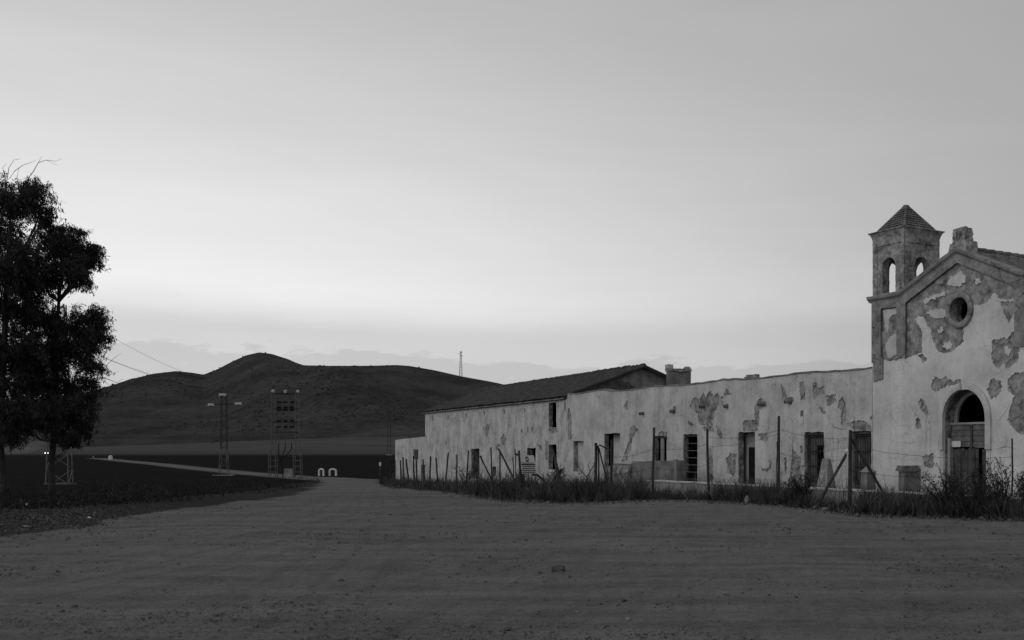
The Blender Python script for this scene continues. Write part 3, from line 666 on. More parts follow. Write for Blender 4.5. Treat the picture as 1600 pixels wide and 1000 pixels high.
# door surround: broken at the crown like in the place
def archline(r0, t0, t1, n=16): return [(dc + (hw + r0) * math.cos(t0 + (t1 - t0) * i / n), zSpr + (zTop - zSpr + r0) * math.sin(t0 + (t1 - t0) * i / n)) for i in range(n + 1)]
tw = 0.19
zb_s = loc(FW, 1477, 703)[1]
inn = archline(0.004, math.radians(98), math.pi) + [(dc - hw - 0.004, zb_s)]; out = archline(tw, math.radians(98), math.pi) + [(dc - hw - tw, zb_s)]
ring_sweep(inn, out, -0.13, -0.0007, 'door_surround', M['trim'])
inn = [(dc + hw + 0.004, zb_s + 0.02)] + archline(0.004, 0, math.radians(76)); out = [(dc + hw + tw, zb_s + 0.02)] + archline(tw, 0, math.radians(76))
ring_sweep(inn, out, -0.13, -0.0007, 'door_surround', M['trim'])
for sgn in (-1, 1):
    mb = MB(); x_ = dc + sgn * (hw + tw * 0.42); mb.box(x_ - tw * 0.38, x_ + tw * 0.38, -0.07, -0.0008, -0.5, zb_s - 0.004); mb.build('door_jamb', M['trim'], ch)
# the door itself
dr = bpy.data.objects.new('door', None); COL.objects.link(dr); dr.parent = ch; dr.location = (0, -0.12, 0)
_, zr1 = loc(FW, 1512, 660, 0.3); _, zr2 = loc(FW, 1512, 699, 0.3); sb0, sb1 = dc - hw + 0.01, dc + hw - 0.01
mb = MB(); mb.box(sb0, sb1, 0.30, 0.36, zr1 - 0.06, zr1); mb.build('rail', M['concrete'], dr)
mid = (sb0 + sb1) / 2 + 0.02
for side in (0, 1):
    x0_, x1_ = (sb0 + 0.05, mid - 0.05) if side == 0 else (mid + 0.05, sb1 - 0.02)
    for i in range(4):
        z1_ = zr1 - 0.075 - i * (zr1 - 0.08 - zr2) / 4; z0_ = z1_ - (zr1 - 0.08 - zr2) / 4 + 0.012
        mb = MB(); mb.box(x0_, x1_, 0.33 + random.uniform(-0.008, 0.012), 0.37, z0_, z1_); mb.build('board', M['doorwood'], dr)
mb = MB(); mb.box(mid - 0.05, mid + 0.05, 0.305, 0.35, zr2 - 0.05, zr1 - 0.061); mb.build('centre_stile', M['wood'], dr)
nb = 12
for i in range(nb):
    if i == 8: continue
    q0 = sb0 + (sb1 - sb0) * i / nb; q1 = sb0 + (sb1 - sb0) * (i + 1) / nb
    mb = MB(); mb.box(q0 + 0.006, q1 - 0.006, 0.34 + random.uniform(-0.012, 0.015), 0.375, -0.3, zr2 - 0.02 - random.uniform(0, 0.05)); mb.build('board', M['wood'], dr)
mb = MB(); mb.box(sb0, sb0 + 0.10, 0.2, 0.33, -0.3, zr1 - 0.45); mb.build('frame_post', M['concrete'], dr)
q = (loc(FW, 1527, 697, 0.3), loc(FW, 1543, 699, 0.3)); mb = MB(); mb.box(q[0][0], sb1, 0.315, 0.338, q[0][1] - 0.05, q[0][1] + 0.02); mb.build('ledge_board', M['doorwood'], dr)
# inner door arch reveal, seen through the opening, and dark nave
ia = [(x_ , z_) for x_, z_ in arch(dc, hw - 0.12, -0.5, zSpr - 0.02, zTop - zSpr - 0.1)]
ib = [(dc - hw - 0.3, -0.6), (dc + hw + 0.3, -0.6), (dc + hw + 0.3, zTop + 0.3), (dc - hw - 0.3, zTop + 0.3)]
mb = MB(); slab(mb, [ib, ia], lambda x, y: pip(ib, x, y) & ~pip(ia, x, y), 0.361, 0.44); mb.build('inner_arch', M['inner'], ch)
mb = MB(); mb.box(sT0, sT0 + 0.4, 0.362, 9, -0.8, zL - 0.3); mb.build('side_wall', M['shaded_inner'], ch)
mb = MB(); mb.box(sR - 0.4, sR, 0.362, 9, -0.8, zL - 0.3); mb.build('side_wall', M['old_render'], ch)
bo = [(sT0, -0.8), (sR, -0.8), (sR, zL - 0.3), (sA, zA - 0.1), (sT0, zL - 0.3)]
mb = MB(); slab(mb, [bo], lambda x, y: pip(bo, x, y), 9.001, 9.4); mb.build('back_wall', M['shaded_inner'], ch)
mb = MB(); mb.box(sT0 + 0.4, sR - 0.4, 0.362, 9, -0.9, 0.02); mb.build('nave_floor', M['shaded_inner'], ch)

def tiled(s_e, z_e, s_r, z_r, v0, v1, name, m, parent, pitch=0.2, course=0.36, res=6, amp=0.035):
    """barrel-tiled slope from an eave line (s_e,z_e) to a ridge line (s_r,z_r); columns along v"""
    nx = int((v1 - v0) / pitch * res); L = math.hypot(s_r - s_e, z_r - z_e); nc = max(2, int(L / course))
    us = []
    for c in range(nc): us += [(c + 0.0) / nc, (c + 0.97) / nc]
    us = np.array(us); vv = np.linspace(v0, v1, nx)
    r3 = np.random.default_rng(11); U_, V_ = np.meshgrid(us, vv, indexing='ij')
    col = np.floor(V_ / pitch).astype(int); rowi = np.repeat(np.arange(nc), 2)[:, None]
    wob = r3.normal(0, 0.010, (nc, 4000))
    off = amp * (np.abs(np.sin(math.pi * V_ / pitch)) * 2 - 1) + wob[rowi, np.abs(col) % 4000] + np.where((np.arange(len(us)) % 2)[:, None] == 0, 0.03, 0.0)
    nx_, nz_ = -(z_r - z_e) / L, abs(s_r - s_e) / L
    nx_ = nx_ if s_r > s_e else -nx_
    S_ = s_e + (s_r - s_e) * U_ + nx_ * off * (1 if s_r > s_e else 1); Z_ = z_e + (z_r - z_e) * U_ + nz_ * off
    V = np.stack([S_, V_, Z_], -1).reshape(-1, 3); r, c = S_.shape; I = np.arange(r * c).reshape(r, c)
    F = np.stack([I[:-1, :-1], I[:-1, 1:], I[1:, 1:], I[1:, :-1]], -1).reshape(-1, 4)
    return V, F
def nroof(V, F, name, m, parent): return npmesh(name, V, F, m, parent, kind='stuff')
zr_ = zA + 0.10
V, F = tiled(sRr + 1.5, zr_ - slope * (sRr + 1.5 - sA), sA, zr_, 0.35, 9.2, 'roof_tiles', M['tile'], ch); nroof(V, F, 'roof_tiles', M['tile'], ch)
V, F = tiled(sL - 1.2, zr_ - slope * (sA - sL + 1.2), sA, zr_, 1.6, 9.2, 'roof_tiles', M['tile'], ch); nroof(V, F, 'roof_tiles', M['tile'], ch)
mb = MB(); rg = [];
for i in range(26): v_ = 0.4 + i * 0.35; rg += [(sA, v_, zr_ + 0.03), (sA, v_ + 0.345, zr_ + 0.055)]
mb.tube(rg, 0.09, 8); mb.build('ridge_tiles', M['tile'], ch, kind='stuff')
# roof board under the tiles so that no light falls in
mb = MB(); ro = [(sT0 - 0.1, zL - 0.32), (sA, zA - 0.14), (sR + 0.1, zL - 0.32), (sR + 0.1, zL - 0.24), (sA, zA - 0.05), (sT0 - 0.1, zL - 0.24)]
slab(mb, [ro], lambda x, y: pip(ro, x, y), 0.361, 9.2); mb.build('roof_deck', M['dark_concrete'], ch)

# finial stub on the gable
def lump(mb, s0, s1, v0, v1, z0, z1, j=0.02, n=5, taper=0.0):
    rings = []; m_ = 4
    for i in range(n + 1):
        t = i / n; z = z0 + (z1 - z0) * t; q = taper * t; rg_ = []
        c = [(s0 + q, v0 + q), (s1 - q, v0 + q), (s1 - q, v1 - q), (s0 + q, v1 - q)]
        for k in range(4):
            for w in range(m_):
                f = w / m_; rg_.append((c[k][0] + (c[(k + 1) % 4][0] - c[k][0]) * f + random.uniform(-j, j), c[k][1] + (c[(k + 1) % 4][1] - c[k][1]) * f + random.uniform(-j, j), z + (random.uniform(-j, j) if i in (0, n) else 0)))
        rings.append(rg_)
    mb.loft(rings)
f0, _ = loc(FW, 1487, 380); f1, _ = loc(FW, 1508, 380); _, fz1 = loc(FW, 1497, 356); _, fzb = loc(FW, 1497, 380)
mb = MB(); lump(mb, f0, f1, 0.0, 0.36, fzb + 0.02, fz1, 0.022, 7, 0.03); fin = mb.build('finial_stub', M['tower'], ch)
mb = MB(); lump(mb, f0 - 0.10, f1 + 0.09, -0.06, 0.48, zA - 0.12, fzb + 0.019, 0.03, 3, 0.03); mb.build('finial_base', M['tower'], fin)
mb = MB(); mb.tube([((f0 + f1) / 2 - 0.08, -0.02, fzb + 0.16), ((f0 + f1) / 2 - 0.03, -0.03, fzb + 0.10), ((f0 + f1) / 2 + 0.05, -0.02, fzb + 0.16), ((f0 + f1) / 2 + 0.05, -0.01, fzb + 0.34), ((f0 + f1) / 2 - 0.08, -0.01, fzb + 0.34), ((f0 + f1) / 2 - 0.08, -0.02, fzb + 0.16)], 0.022, 5); mb.build('carved_frame', M['tower'], fin)

# bell tower
tw_s0, tw_s1, tw_v0, tw_v1 = sT0, sL, 0.0, 1.46
zb0, zb1 = zL - 0.5, 8.06
zsill = loc(FW, 1390, 457)[1]; ztop = loc(FW, 1390, 402)[1]
cs, cv = (tw_s0 + tw_s1) / 2, (tw_v0 + tw_v1) / 2; ah = 0.30; aspr = ztop - ah
bt = bpy.data.objects.new('bell_tower', None); COL.objects.link(bt); bt.parent = ch
TH = 0.26
def edge_wob(lo, hi, z0, z1, n=16):
    L = [(lo + random.uniform(-0.012, 0.012), z0 + (z1 - z0) * i / n) for i in range(n + 1)]
    R = [(hi + random.uniform(-0.012, 0.012), z0 + (z1 - z0) * i / n) for i in range(n + 1)]
    return L, R
def tower_face(axis, lo, hi, c, p0, p1):
    L, R = edge_wob(lo, hi, zb0, zb1); o_ = L[::-1] + R
    a_ = rough(arch(c, ah, zsill, aspr, ah), 0.008, 0.06, int(lo * 10)); mb = MB(); slab(mb, [o_, a_], lambda x, y: pip(o_, x, y) & ~pip(a_, x, y), p0, p1)
    if axis == 'v':
        mb.v = [(y, x, z) for x, y, z in mb.v]; mb.f = [f[::-1] for f in mb.f]
    mb.build('belfry_wall', M['tower'], bt)
tower_face('s', tw_s0, tw_s1, cs, tw_v0, tw_v0 + TH); tower_face('s', tw_s0, tw_s1, cs, tw_v1 - TH, tw_v1)
tower_face('v', tw_v0 + TH + 0.002, tw_v1 - TH - 0.002, cv, tw_s1 - TH, tw_s1 - 0.001); tower_face('v', tw_v0 + TH + 0.002, tw_v1 - TH - 0.002, cv, tw_s0 + 0.001, tw_s0 + TH)
# corner strips and top band, a little proud
for (s0_, s1_) in ((tw_s0 - 0.012, tw_s0 + 0.19), (tw_s1 - 0.17, tw_s1 + 0.012)):
    mb = MB(); lump(mb, s0_, s1_, tw_v0 - 0.03, tw_v0 - 0.0012, zL + 0.14, 7.84, 0.005, 12); mb.build('corner_strip', M['tower'], bt)
mb = MB(); lump(mb, tw_s0 - 0.012, tw_s1 + 0.012, tw_v0 - 0.03, tw_v0 - 0.0012, 7.845, 8.06, 0.005, 3); mb.build('frieze', M['tower'], bt)
for (v0_, v1_) in ((tw_v0 + 0.03, tw_v0 + 0.17), (tw_v1 - 0.2, tw_v1)):
    mb = MB(); lump(mb, tw_s1 + 0.0012, tw_s1 + 0.03, v0_, v1_, zL + 0.14, 7.84, 0.005, 12); mb.build('corner_strip', M['tower'], bt)
mb = MB(); lump(mb, tw_s1 + 0.0012, tw_s1 + 0.03, tw_v0 + 0.03, tw_v1, 7.845, 8.06, 0.005, 3); mb.build('frieze', M['tower'], bt)
mb = MB(); mb.box(tw_s0 + TH, tw_s1 - TH, tw_v0 + TH, tw_v1 - TH, zsill - 0.2, zsill - 0.03); mb.build('belfry_floor', M['tower'], bt)
mb = MB(); mb.box(tw_s0 + 0.02, tw_s1 - 0.02, tw_v0 + 0.40, tw_v1, 3.5, zb0 - 0.002); mb.build('tower_base', M['tower'], bt)
# cornice: flaring rings
def sq(o, z): return [(tw_s0 - o, tw_v0 - o, z), (tw_s1 + o, tw_v0 - o, z), (tw_s1 + o, tw_v1 + o, z), (tw_s0 - o, tw_v1 + o, z)]
mb = MB(); mb.loft([sq(-0.05, 8.02), sq(0.025, 8.062), sq(0.03, 8.10), sq(0.05, 8.17), sq(0.085, 8.24), sq(0.10, 8.26), sq(0.13, 8.275), sq(0.135, 8.30), sq(-0.12, 8.36)]); mb.build('tower_cornice', M['tower'], bt)
# pyramid roof of tile courses
pr = bpy.data.objects.new('tower_roof', None); pr = None
mb = MB(); NC = 9; zp0, zp1 = 8.33, 9.09; i0 = 0.13
def pyr(t, extra=0.0):
    h = 1 - t; s0_ = cs - (tw_s1 - tw_s0) / 2 * 1; 
    hs, hv = ((tw_s1 - tw_s0) / 2 + 0.13 - i0 * 2) * h + 0.03 + extra, ((tw_v1 - tw_v0) / 2 + 0.13 - i0 * 2) * h + 0.03 + extra
    return hs, hv
for c in range(NC):
    t0, t1 = c / NC, (c + 1) / NC; z0_, z1_ = zp0 + (zp1 - zp0) * t0, zp0 + (zp1 - zp0) * t1 + 0.01
    h0, v0_ = pyr(t0, 0.055); h1, v1_ = pyr(t1, 0.0)
    nt_ = max(2, int(h0 * 2 / 0.13)) 
    for side in range(4):
        ex0, ey0, ex1 = (h0, v0_, h1) if side % 2 == 0 else (v0_, h0, v1_)
        ey1 = v1_ if side % 2 == 0 else h1
        pts0, pts1 = [], []
        for k in range(nt_ * 4 + 1):
            f = k / (nt_ * 4) * 2 - 1; bmp = 0.014 * abs(math.sin(math.pi * k / 4 )) 
            jz = random.uniform(-0.003, 0.003)
            pts0.append((f * ex0, -ey0 - bmp, z0_ + bmp * 0.6 + jz)); pts1.append((f * ex1, -ey1 - bmp * 0.6, z1_ + bmp * 0.4))
        und = [(p[0] * 0.9, p[1] + 0.06, p[2] - 0.02) for p in pts0]
        rot = lambda p: {0: (p[0], p[1]), 1: (-p[1], p[0]), 2: (-p[0], -p[1]), 3: (p[1], -p[0])}[side]
        V = []
        for row in (und, pts0, pts1):
            for p in row: q = rot(p); V.append((cs + q[0], cv + q[1], p[2]))
        n_ = len(pts0); F = []
        for rr in range(2):
            for k in range(n_ - 1): F.append((rr * n_ + k, rr * n_ + k + 1, (rr + 1) * n_ + k + 1, (rr + 1) * n_ + k))
        mb.add(V, F)
mb.build('tower_roof_tiles', M['tile'], bt, kind='stuff')
mb = MB()
for sx, sy in ((-1, -1), (1, -1), (1, 1), (-1, 1)):
    pts = []
    for c in range(NC + 1):
        h0, v0_ = pyr(c / NC, 0.012); pts.append((cs + sx * h0, cv + sy * v0_, zp0 + (zp1 - zp0) * c / NC + 0.02))
    mb.tube(pts, 0.035, 6)
mb.build('hip_tiles', M['tile'], bt, kind='stuff')
mb = MB(); lump(mb, cs - 0.09, cs + 0.09, cv - 0.09, cv + 0.09, zp1 - 0.07, zp1 + 0.07, 0.01, 3, 0.03); mb.build('roof_cap', M['tile'], bt)
# white notice on the door
q0 = loc(FW, 1487, 689.5, 0.29); q1 = loc(FW, 1506, 698.5, 0.29)
mb = MB(); cr_ = 0.03; zt_, zb_ = loc(FW, 1496, 689.3, 0.29)[1], loc(FW, 1496, 698.4, 0.29)[1]
co = []
for cx_, cz_, a_ in ((q1[0] - cr_, zt_ - cr_, 0), (q0[0] + cr_, zt_ - cr_, 90), (q0[0] + cr_, zb_ + cr_, 180), (q1[0] - cr_, zb_ + cr_, 270)):
    for k in range(4): t = math.radians(a_ + 30 * k); co.append((cx_ + cr_ * math.cos(t), cz_ + cr_ * math.sin(t)))
slab(mb, [co], lambda x, y: pip(co, x, y), 0.155, 0.1785)
dn = mb.build('door_notice', M['white'], None, label='blank white notice plate fixed to the arched chapel door', cat='sign')
dn.matrix_world = ch.matrix_basis.copy() if False else Matrix.Translation((W0[0], W0[1], 0)) @ Matrix.Rotation(FW['rz'], 4, 'Z')

# ================================================================== TWO-STOREY HOUSE
hs = empty('farmhouse', (P885.x, P885.y, 0), FH['rz'], label='two-storey ruined farmhouse with tiled roof and streaked pale wall beyond the long building', cat='house')
hl_, _ = loc(FH, 665, 700); ze = loc(FH, 885, 621)[1]
outer = [(hl_, -1.6), (-0.02, -1.6), (-0.02, ze), (hl_, ze)]
HO = dict(up=rect(FH, 858, 870.5, 629.5, 668), lo=rect(FH, 858, 870.5, 694.5, 734), mid=rect(FH, 824, 837.5, 700, 738), dr=rect(FH, 737, 750, 701, 748), sm=rect(FH, 770, 776, 729, 744))
opens = [rough(rp(HO[k]), 0.02, 0.3, j) for j, k in enumerate(HO)]
patches = [Z5([(690, 490), (700, 470), (715, 475), (712, 510), (700, 550), (692, 545)]), Z5([(780, 560), (800, 530), (815, 560), (810, 590), (790, 597)]),
           Z5([(940, 490), (948, 490), (948, 525), (940, 525)]), Z5([(968, 492), (978, 492), (978, 520), (968, 520)]), Z5([(905, 500), (913, 500), (913, 520), (905, 520)]),
           Z4([(150, 418), (195, 418), (205, 440), (180, 450), (145, 435)]), Z4([(125, 490), (145, 500), (145, 620), (128, 610)]), Z4([(238, 265), (250, 265), (252, 315), (238, 320)]),
           Z5([(760, 590), (785, 600), (770, 610), (755, 640), (752, 625)]), Z5([(1000, 590), (1030, 600), (1030, 640), (1010, 620)])]
for x_, y_ in ((372, 437), (466, 431), (573, 422), (683, 407), (803, 398), (927, 391)): patches.append(Z5([(x_ - 5, y_ - 14), (x_ + 4, y_ - 14), (x_ + 4, y_ + 13), (x_ - 4, y_ + 12)]))
cracks = [(Z5([(870, 360), (875, 450), (885, 540), (880, 610)]), 0.03), (Z5([(770, 590), (800, 560), (790, 520)]), 0.02), (Z5([(895, 390), (940, 350)]), 0.02), (Z4([(252, 300), (260, 420), (262, 560)]), 0.02)]
pw, kw_, pp, kp = wallset(FH, outer, opens, patches, [], cracks, amp=0.025, step=0.09)
mb = MB(); slab(mb, pw, kw_, 0.0, 0.2); mb.build('wall', M['masonry'], hs)
mb = MB(); slab(mb, pp, kp, -0.03, -0.0005); mb.build('plaster', M['house_plaster'], hs)
UR = 4.05; zrid = ze + (5.62 - 4.05)
gb = [(0.0, -1.2), (2 * UR, -1.2), (2 * UR, ze), (UR, zrid - 0.06), (0.0, ze)]
for s_, nm in ((-0.5, 'gable_wall'), (hl_, 'gable_wall')):
    mb = MB(); slab(mb, [gb], lambda x, y: pip(gb, x, y), s_ + 0.001, s_ + 0.45); mb.v = [(y, x, z) for x, y, z in mb.v]; mb.f = [f[::-1] for f in mb.f]
    mb.v = [(x, max(y, 0.2005) if z < ze - 0.05 else y + 0.02, z) for x, y, z in mb.v]
    mb.build(nm, M['dark_concrete'], hs)
# ghost of a lower roof on the gable: a raised ragged band of old render
gp = [(0.25, ze + 0.12), (1.2, ze + 0.50), (2.6, ze + 0.86), (3.3, ze + 0.84), (3.4, ze + 0.62), (3.9, ze + 0.58), (4.0, ze + 0.1), (4.0, ze - 0.1), (0.25, ze - 0.1)]
gp = rough(gp, 0.02, 0.15, 8); mb = MB(); slab(mb, [gp], lambda x, y: pip(gp, x, y), -0.048, 0.0); mb.v = [(-y * 1.0 , x, z) for x, y, z in mb.v]
mb.build('render_patch', M['rock'], hs)
mb = MB(); mb.box(hl_ + 0.46, -0.52, 7.6, 2 * UR - 0.002, -1.2, ze - 0.02); mb.build('back_wall', M['shaded_inner'], hs)
mb = MB(); mb.box(hl_ + 0.46, -0.52, 0.2005, 7.59, ze - 0.12, ze - 0.02); mb.build('ceiling', M['shaded_inner'], hs)
mb = MB(); mb.box(hl_ + 0.46, -0.52, 0.2005, 7.59, 2.0, 2.15); mb.build('upper_floor', M['shaded_inner'], hs)
# roof: tiles run down the slope, so swap axes of the tiled() builder (s <-> v)
def roof_h(ve, z_e, vr, z_r, s0_, s1_):
    V, F = tiled(ve, z_e, vr, z_r, s0_, s1_, '', None, None, pitch=0.24, course=0.4, res=6, amp=0.035)
    V = V[:, [1, 0, 2]]; return V, F[:, ::-1] if vr > ve else F
ov = 0.22; sl_ = (zrid - ze) / UR
V, F = roof_h(-ov, ze - ov * sl_ + 0.10, UR, zrid + 0.07, hl_ - 0.25, 0.12); npmesh('roof_tiles', V, F, M['house_tile'], hs, kind='stuff')
V, F = roof_h(2 * UR + ov, ze - ov * sl_ + 0.10, UR, zrid + 0.07, hl_ - 0.25, 0.12); npmesh('roof_tiles', V, F, M['house_tile'], hs, kind='stuff')
mb = MB(); rg = []
for i in range(60): x_ = 0.14 - i * 0.425; rg += [(x_, UR, zrid + 0.08 + random.uniform(-0.04, 0.06)), (x_ - 0.42, UR, zrid + 0.105)]
mb.tube(rg, 0.11, 7); mb.build('ridge_tiles', M['house_tile'], hs, kind='stuff')
mb = MB(); mb.loft([[(hl_ - 0.2, -ov + 0.03, ze - ov * sl_), (hl_ - 0.2, UR, zrid - 0.02), (hl_ - 0.2, UR, zrid + 0.02), (hl_ - 0.2, -ov + 0.03, ze - ov * sl_ + 0.05)], [(0.08, -ov + 0.03, ze - ov * sl_), (0.08, UR, zrid - 0.02), (0.08, UR, zrid + 0.02), (0.08, -ov + 0.03, ze - ov * sl_ + 0.05)]]); mb.build('roof_deck', M['dark_concrete'], hs)
mb = MB(); mb.loft([[(hl_ - 0.2, 2 * UR + ov - 0.03, ze - ov * sl_), (hl_ - 0.2, UR + 0.001, zrid - 0.02), (hl_ - 0.2, UR + 0.001, zrid + 0.02), (hl_ - 0.2, 2 * UR + ov - 0.03, ze - ov * sl_ + 0.05)], [(0.08, 2 * UR + ov - 0.03, ze - ov * sl_), (0.08, UR + 0.001, zrid - 0.02), (0.08, UR + 0.001, zrid + 0.02), (0.08, 2 * UR + ov - 0.03, ze - ov * sl_ + 0.05)]]); mb.build('roof_deck', M['dark_concrete'], hs)
# verge tiles on the near gable edge
mb = MB()
mb.tube([(0.13, -ov, ze - ov * sl_ + 0.12), (0.13, UR, zrid + 0.08)], 0.07, 6); mb.tube([(0.13, UR, zrid + 0.08), (0.13, 2 * UR + ov, ze - ov * sl_ + 0.12)], 0.07, 6); mb.build('verge_tiles', M['house_tile'], hs, kind='stuff')
# lower window panels / broken door
r = HO['dr']; dd = bpy.data.objects.new('door', None); COL.objects.link(dd); dd.parent = hs
for i in range(6):
    w_ = (r[1] - r[0]) / 6; mb = MB(); mb.box(r[0] + w_ * i + 0.01, r[0] + w_ * (i + 1) - 0.01, 0.12, 0.16, r[2], r[3] - random.choice([0, 0, 0.3])); mb.build('plank', M['post'], dd)
r = HO['mid']; mb = MB(); mb.box(r[0] + 0.05, r[0] + 0.3 * (r[1] - r[0]), 0.12, 0.16, r[2], r[3] - 0.1); mb.build('shutter', M['wood'], hs)

# stub of a ruined chimney wall behind the long building
ck = empty('ruined_chimney', tuple(wpt(FH, 0.2, 5.2, 3.9)), FH['rz'], label='broken rectangular chimney stack with raised corners standing beside the farmhouse gable', cat='chimney')
_, cz1 = loc(FH, 1060, 576, 0); 
def ckz(py): 
    p = wpt(FH, 0.4, 6.1, 0); return CAMZ + (HY - py) / FPX * p.y
zc1 = ckz(577.5) - 3.9; zc2 = ckz(572.5) - 3.9
mb = MB(); lump(mb, 0, 0.36, 0, 1.22, -1.5, zc1 - 0.12, 0.02, 6); mb.build('stack', M['dark_concrete'], ck)
mb = MB(); lump(mb, -0.03, 0.39, -0.03, 1.25, zc1 - 0.119, zc1 + 0.02, 0.02, 2); mb.build('crown_course', M['masonry'], ck)
mb = MB(); lump(mb, -0.03, 0.36, -0.04, 0.24, zc1 + 0.021, zc2 + 0.06, 0.02, 2); mb.build('corner_block', M['plaster'], ck)
mb = MB(); lump(mb, -0.0, 0.36, 0.98, 1.25, zc1 + 0.021, zc2 - 0.02, 0.03, 2, 0.03); mb.build('corner_block', M['masonry'], ck)

# low outbuilding at the far left end
ol, ozl = loc(FH, 617, 687.5); _, ozr = loc(FH, 665, 682)
ob = empty('outbuilding', tuple(wpt(FH, ol, 0, 0)), FH['rz'], label='low pale outbuilding with sloping top at the far left end of the farmhouse', cat='building')
Lo = hl_ - ol - 0.002
outer = rough([(0, -1.8), (Lo, -1.8), (Lo, ozr)], 0, 9, 1) + [(Lo * (1 - i / 12), ozr + (ozl - ozr) * i / 12 + random.uniform(-0.02, 0.02)) for i in range(1, 12)] + [(0, ozl)]
mb = MB(); slab(mb, [outer], lambda x, y: pip(outer, x, y), 0.02, 0.4); mb.build('wall', M['house_plaster'], ob)
mb = MB(); mb.box(0, 0.35, 0.402, 5, -1.8, ozl - 0.02); mb.build('side_wall', M['house_plaster'], ob)
mb = MB(); mb.box(0.36, Lo, 4.6, 5, -1.8, ozl - 0.05); mb.build('back_wall', M['dark_concrete'], ob)
mb = MB(); mb.box(0.36, Lo, 0.402, 4.59, ozl - 0.3, ozl - 0.15); mb.build('roof_slab', M['dark_concrete'], ob)
s0_, z0_ = loc(FH, 648, 702); s1_, z1_ = loc(FH, 653, 717)
mb = MB(); mb.box(s0_ - ol, s1_ - ol, -0.08, 0.018, z1_, z0_); mb.build('meter_box', M['wood'], ob)
s0_, z0_ = loc(FH, 659, 726); s1_, z1_ = loc(FH, 664.5, 745)
mb = MB(); mb.box(s0_ - ol, s1_ - ol, -0.05, 0.018, z1_ - 0.3, z0_); mb.build('door', M['wood'], ob)

# ================================================================== FORECOURT WALLS AND PIERS
VL = -3.2
lwl, _ = loc(FW, 1012, 760, VL); lwr, _ = loc(FW, 1900, 760, VL); lwr = 16.0
lw = empty('low_wall', tuple(wpt(FW, lwl, VL, 0)), FW['rz'], label='knee-high plastered retaining wall running in front of the long building and chapel', cat='wall')
Lw = lwr - lwl; ztw = 0.41
to = [(Lw * i / 60, ztw + random.uniform(-0.012, 0.012)) for i in range(61)]
outer = [(Lw, -0.5), (0, -0.5)] + to
outer = outer[::-1]
mb = MB(); slab(mb, [outer], lambda x, y: pip(outer, x, y), 0.0, 0.28); mb.build('wall', M['concrete'], lw)
mb = MB(); rings = [[(x_, -0.03 + random.uniform(-0.01, 0.01), z_ + 0.002), (x_, 0.3, z_ + 0.002), (x_, 0.3, z_ + 0.045), (x_, -0.03 + random.uniform(-0.01, 0.01), z_ + 0.045)] for x_, z_ in to]; mb.loft(rings); mb.build('coping', M['trim'], lw)
# half-height yard wall
VH = -1.6
h0, hz0 = loc(FW, 957, 722, VH); h1, hz1 = loc(FW, 1059, 719.5, VH)
hw_ = empty('yard_wall', tuple(wpt(FW, h0, VH, 0)), FW['rz'], label='waist-high stained yard wall with broken left end, below the small shuttered window', cat='wall')
Lh = h1 - h0
oh = [(0, -0.9), (Lh, -0.9), (Lh, hz1)] + [(Lh * (1 - i / 20), hz1 + (hz0 - hz1) * i / 20 + random.uniform(-0.015, 0.015)) for i in range(1, 15)]
s985, _ = loc(FW, 985, 722, VH); s985 -= h0
oh += [(s985 + 0.3, hz0 + 0.02), (s985, hz0 - 0.05), (s985 - 0.02, hz0 - 0.09), (0.0, hz0 - 0.06)]
mb = MB(); slab(mb, [oh], lambda x, y: pip(oh, x, y), 0.0, 0.35); mb.build('wall', M['dark_concrete'], hw_)
mb = MB(); lump(mb, -0.05, s985 + 0.12, -0.16, 0.001, -0.9, hz0 - 0.16, 0.04, 8, 0.02); mb.build('broken_facing', M['masonry'], hw_)
mb = MB(); mb.box(Lh - 0.18, Lh + 0.02, -0.08, -0.001, -0.5, hz1 + 0.04); mb.build('end_pier', M['dark_concrete'], hw_)
# piers by the low wall
def pier(name, pxs, pyt, pyb, v, tap, label, kind):
    s0_, zt_ = loc(FW, pxs[0], pyt, v); s1_, _ = loc(FW, pxs[1], pyt, v); 
    w_ = (s1_ - s0_); o = empty(name, tuple(wpt(FW, s0_, v, 0)), FW['rz'], label=label, cat='pier')
    return o, w_, zt_
o, w_, zt_ = pier('tapered_pier', (1275, 1292), 716.5, 766, -2.4, 0, 'tapered whitewashed pier with a dark relief panel, standing before the grilled doorway with missing boards', 'o')
dpt = 0.42; mb = MB()
mb.loft([[(0, 0, -0.2), (w_, 0, -0.2), (w_, dpt, -0.2), (0, dpt, -0.2)], [(0.02, 0.02, 0.5), (w_ - 0.02, 0.02, 0.5), (w_ - 0.03, dpt - 0.05, 0.5), (0.02, dpt - 0.05, 0.5)], [(w_ * 0.24, 0.14, zt_), (w_ * 0.74, 0.14, zt_), (w_ * 0.74, 0.14 + 0.12, zt_), (w_ * 0.24, 0.14 + 0.12, zt_)]]); mb.build('shaft', M['concrete'], o)
zpa, zpb = loc(FW, 1284, 731, -2.4)[1], loc(FW, 1284, 752, -2.4)[1]
def fy(z): return 0.02 + (0.14 - 0.02) * (z - 0.5) / (zt_ - 0.5)
mb = MB(); x0_, x1_ = w_ * 0.24, w_ * 0.72
mb.add([(x0_, fy(zpb) - 0.012, zpb), (x1_, fy(zpb) - 0.012, zpb), (x1_ - 0.02, fy(zpa) - 0.012, zpa), (x0_ + 0.01, fy(zpa) - 0.012, zpa), (x0_, fy(zpb) + 0.03, zpb), (x1_, fy(zpb) + 0.03, zpb), (x1_ - 0.02, fy(zpa) + 0.03, zpa), (x0_ + 0.01, fy(zpa) + 0.03, zpa)], [(0, 1, 2, 3), (4, 7, 6, 5), (0, 4, 5, 1), (1, 5, 6, 2), (2, 6, 7, 3), (3, 7, 4, 0)]); rp_ = mb.build('relief_panel', M['old_render'], o)
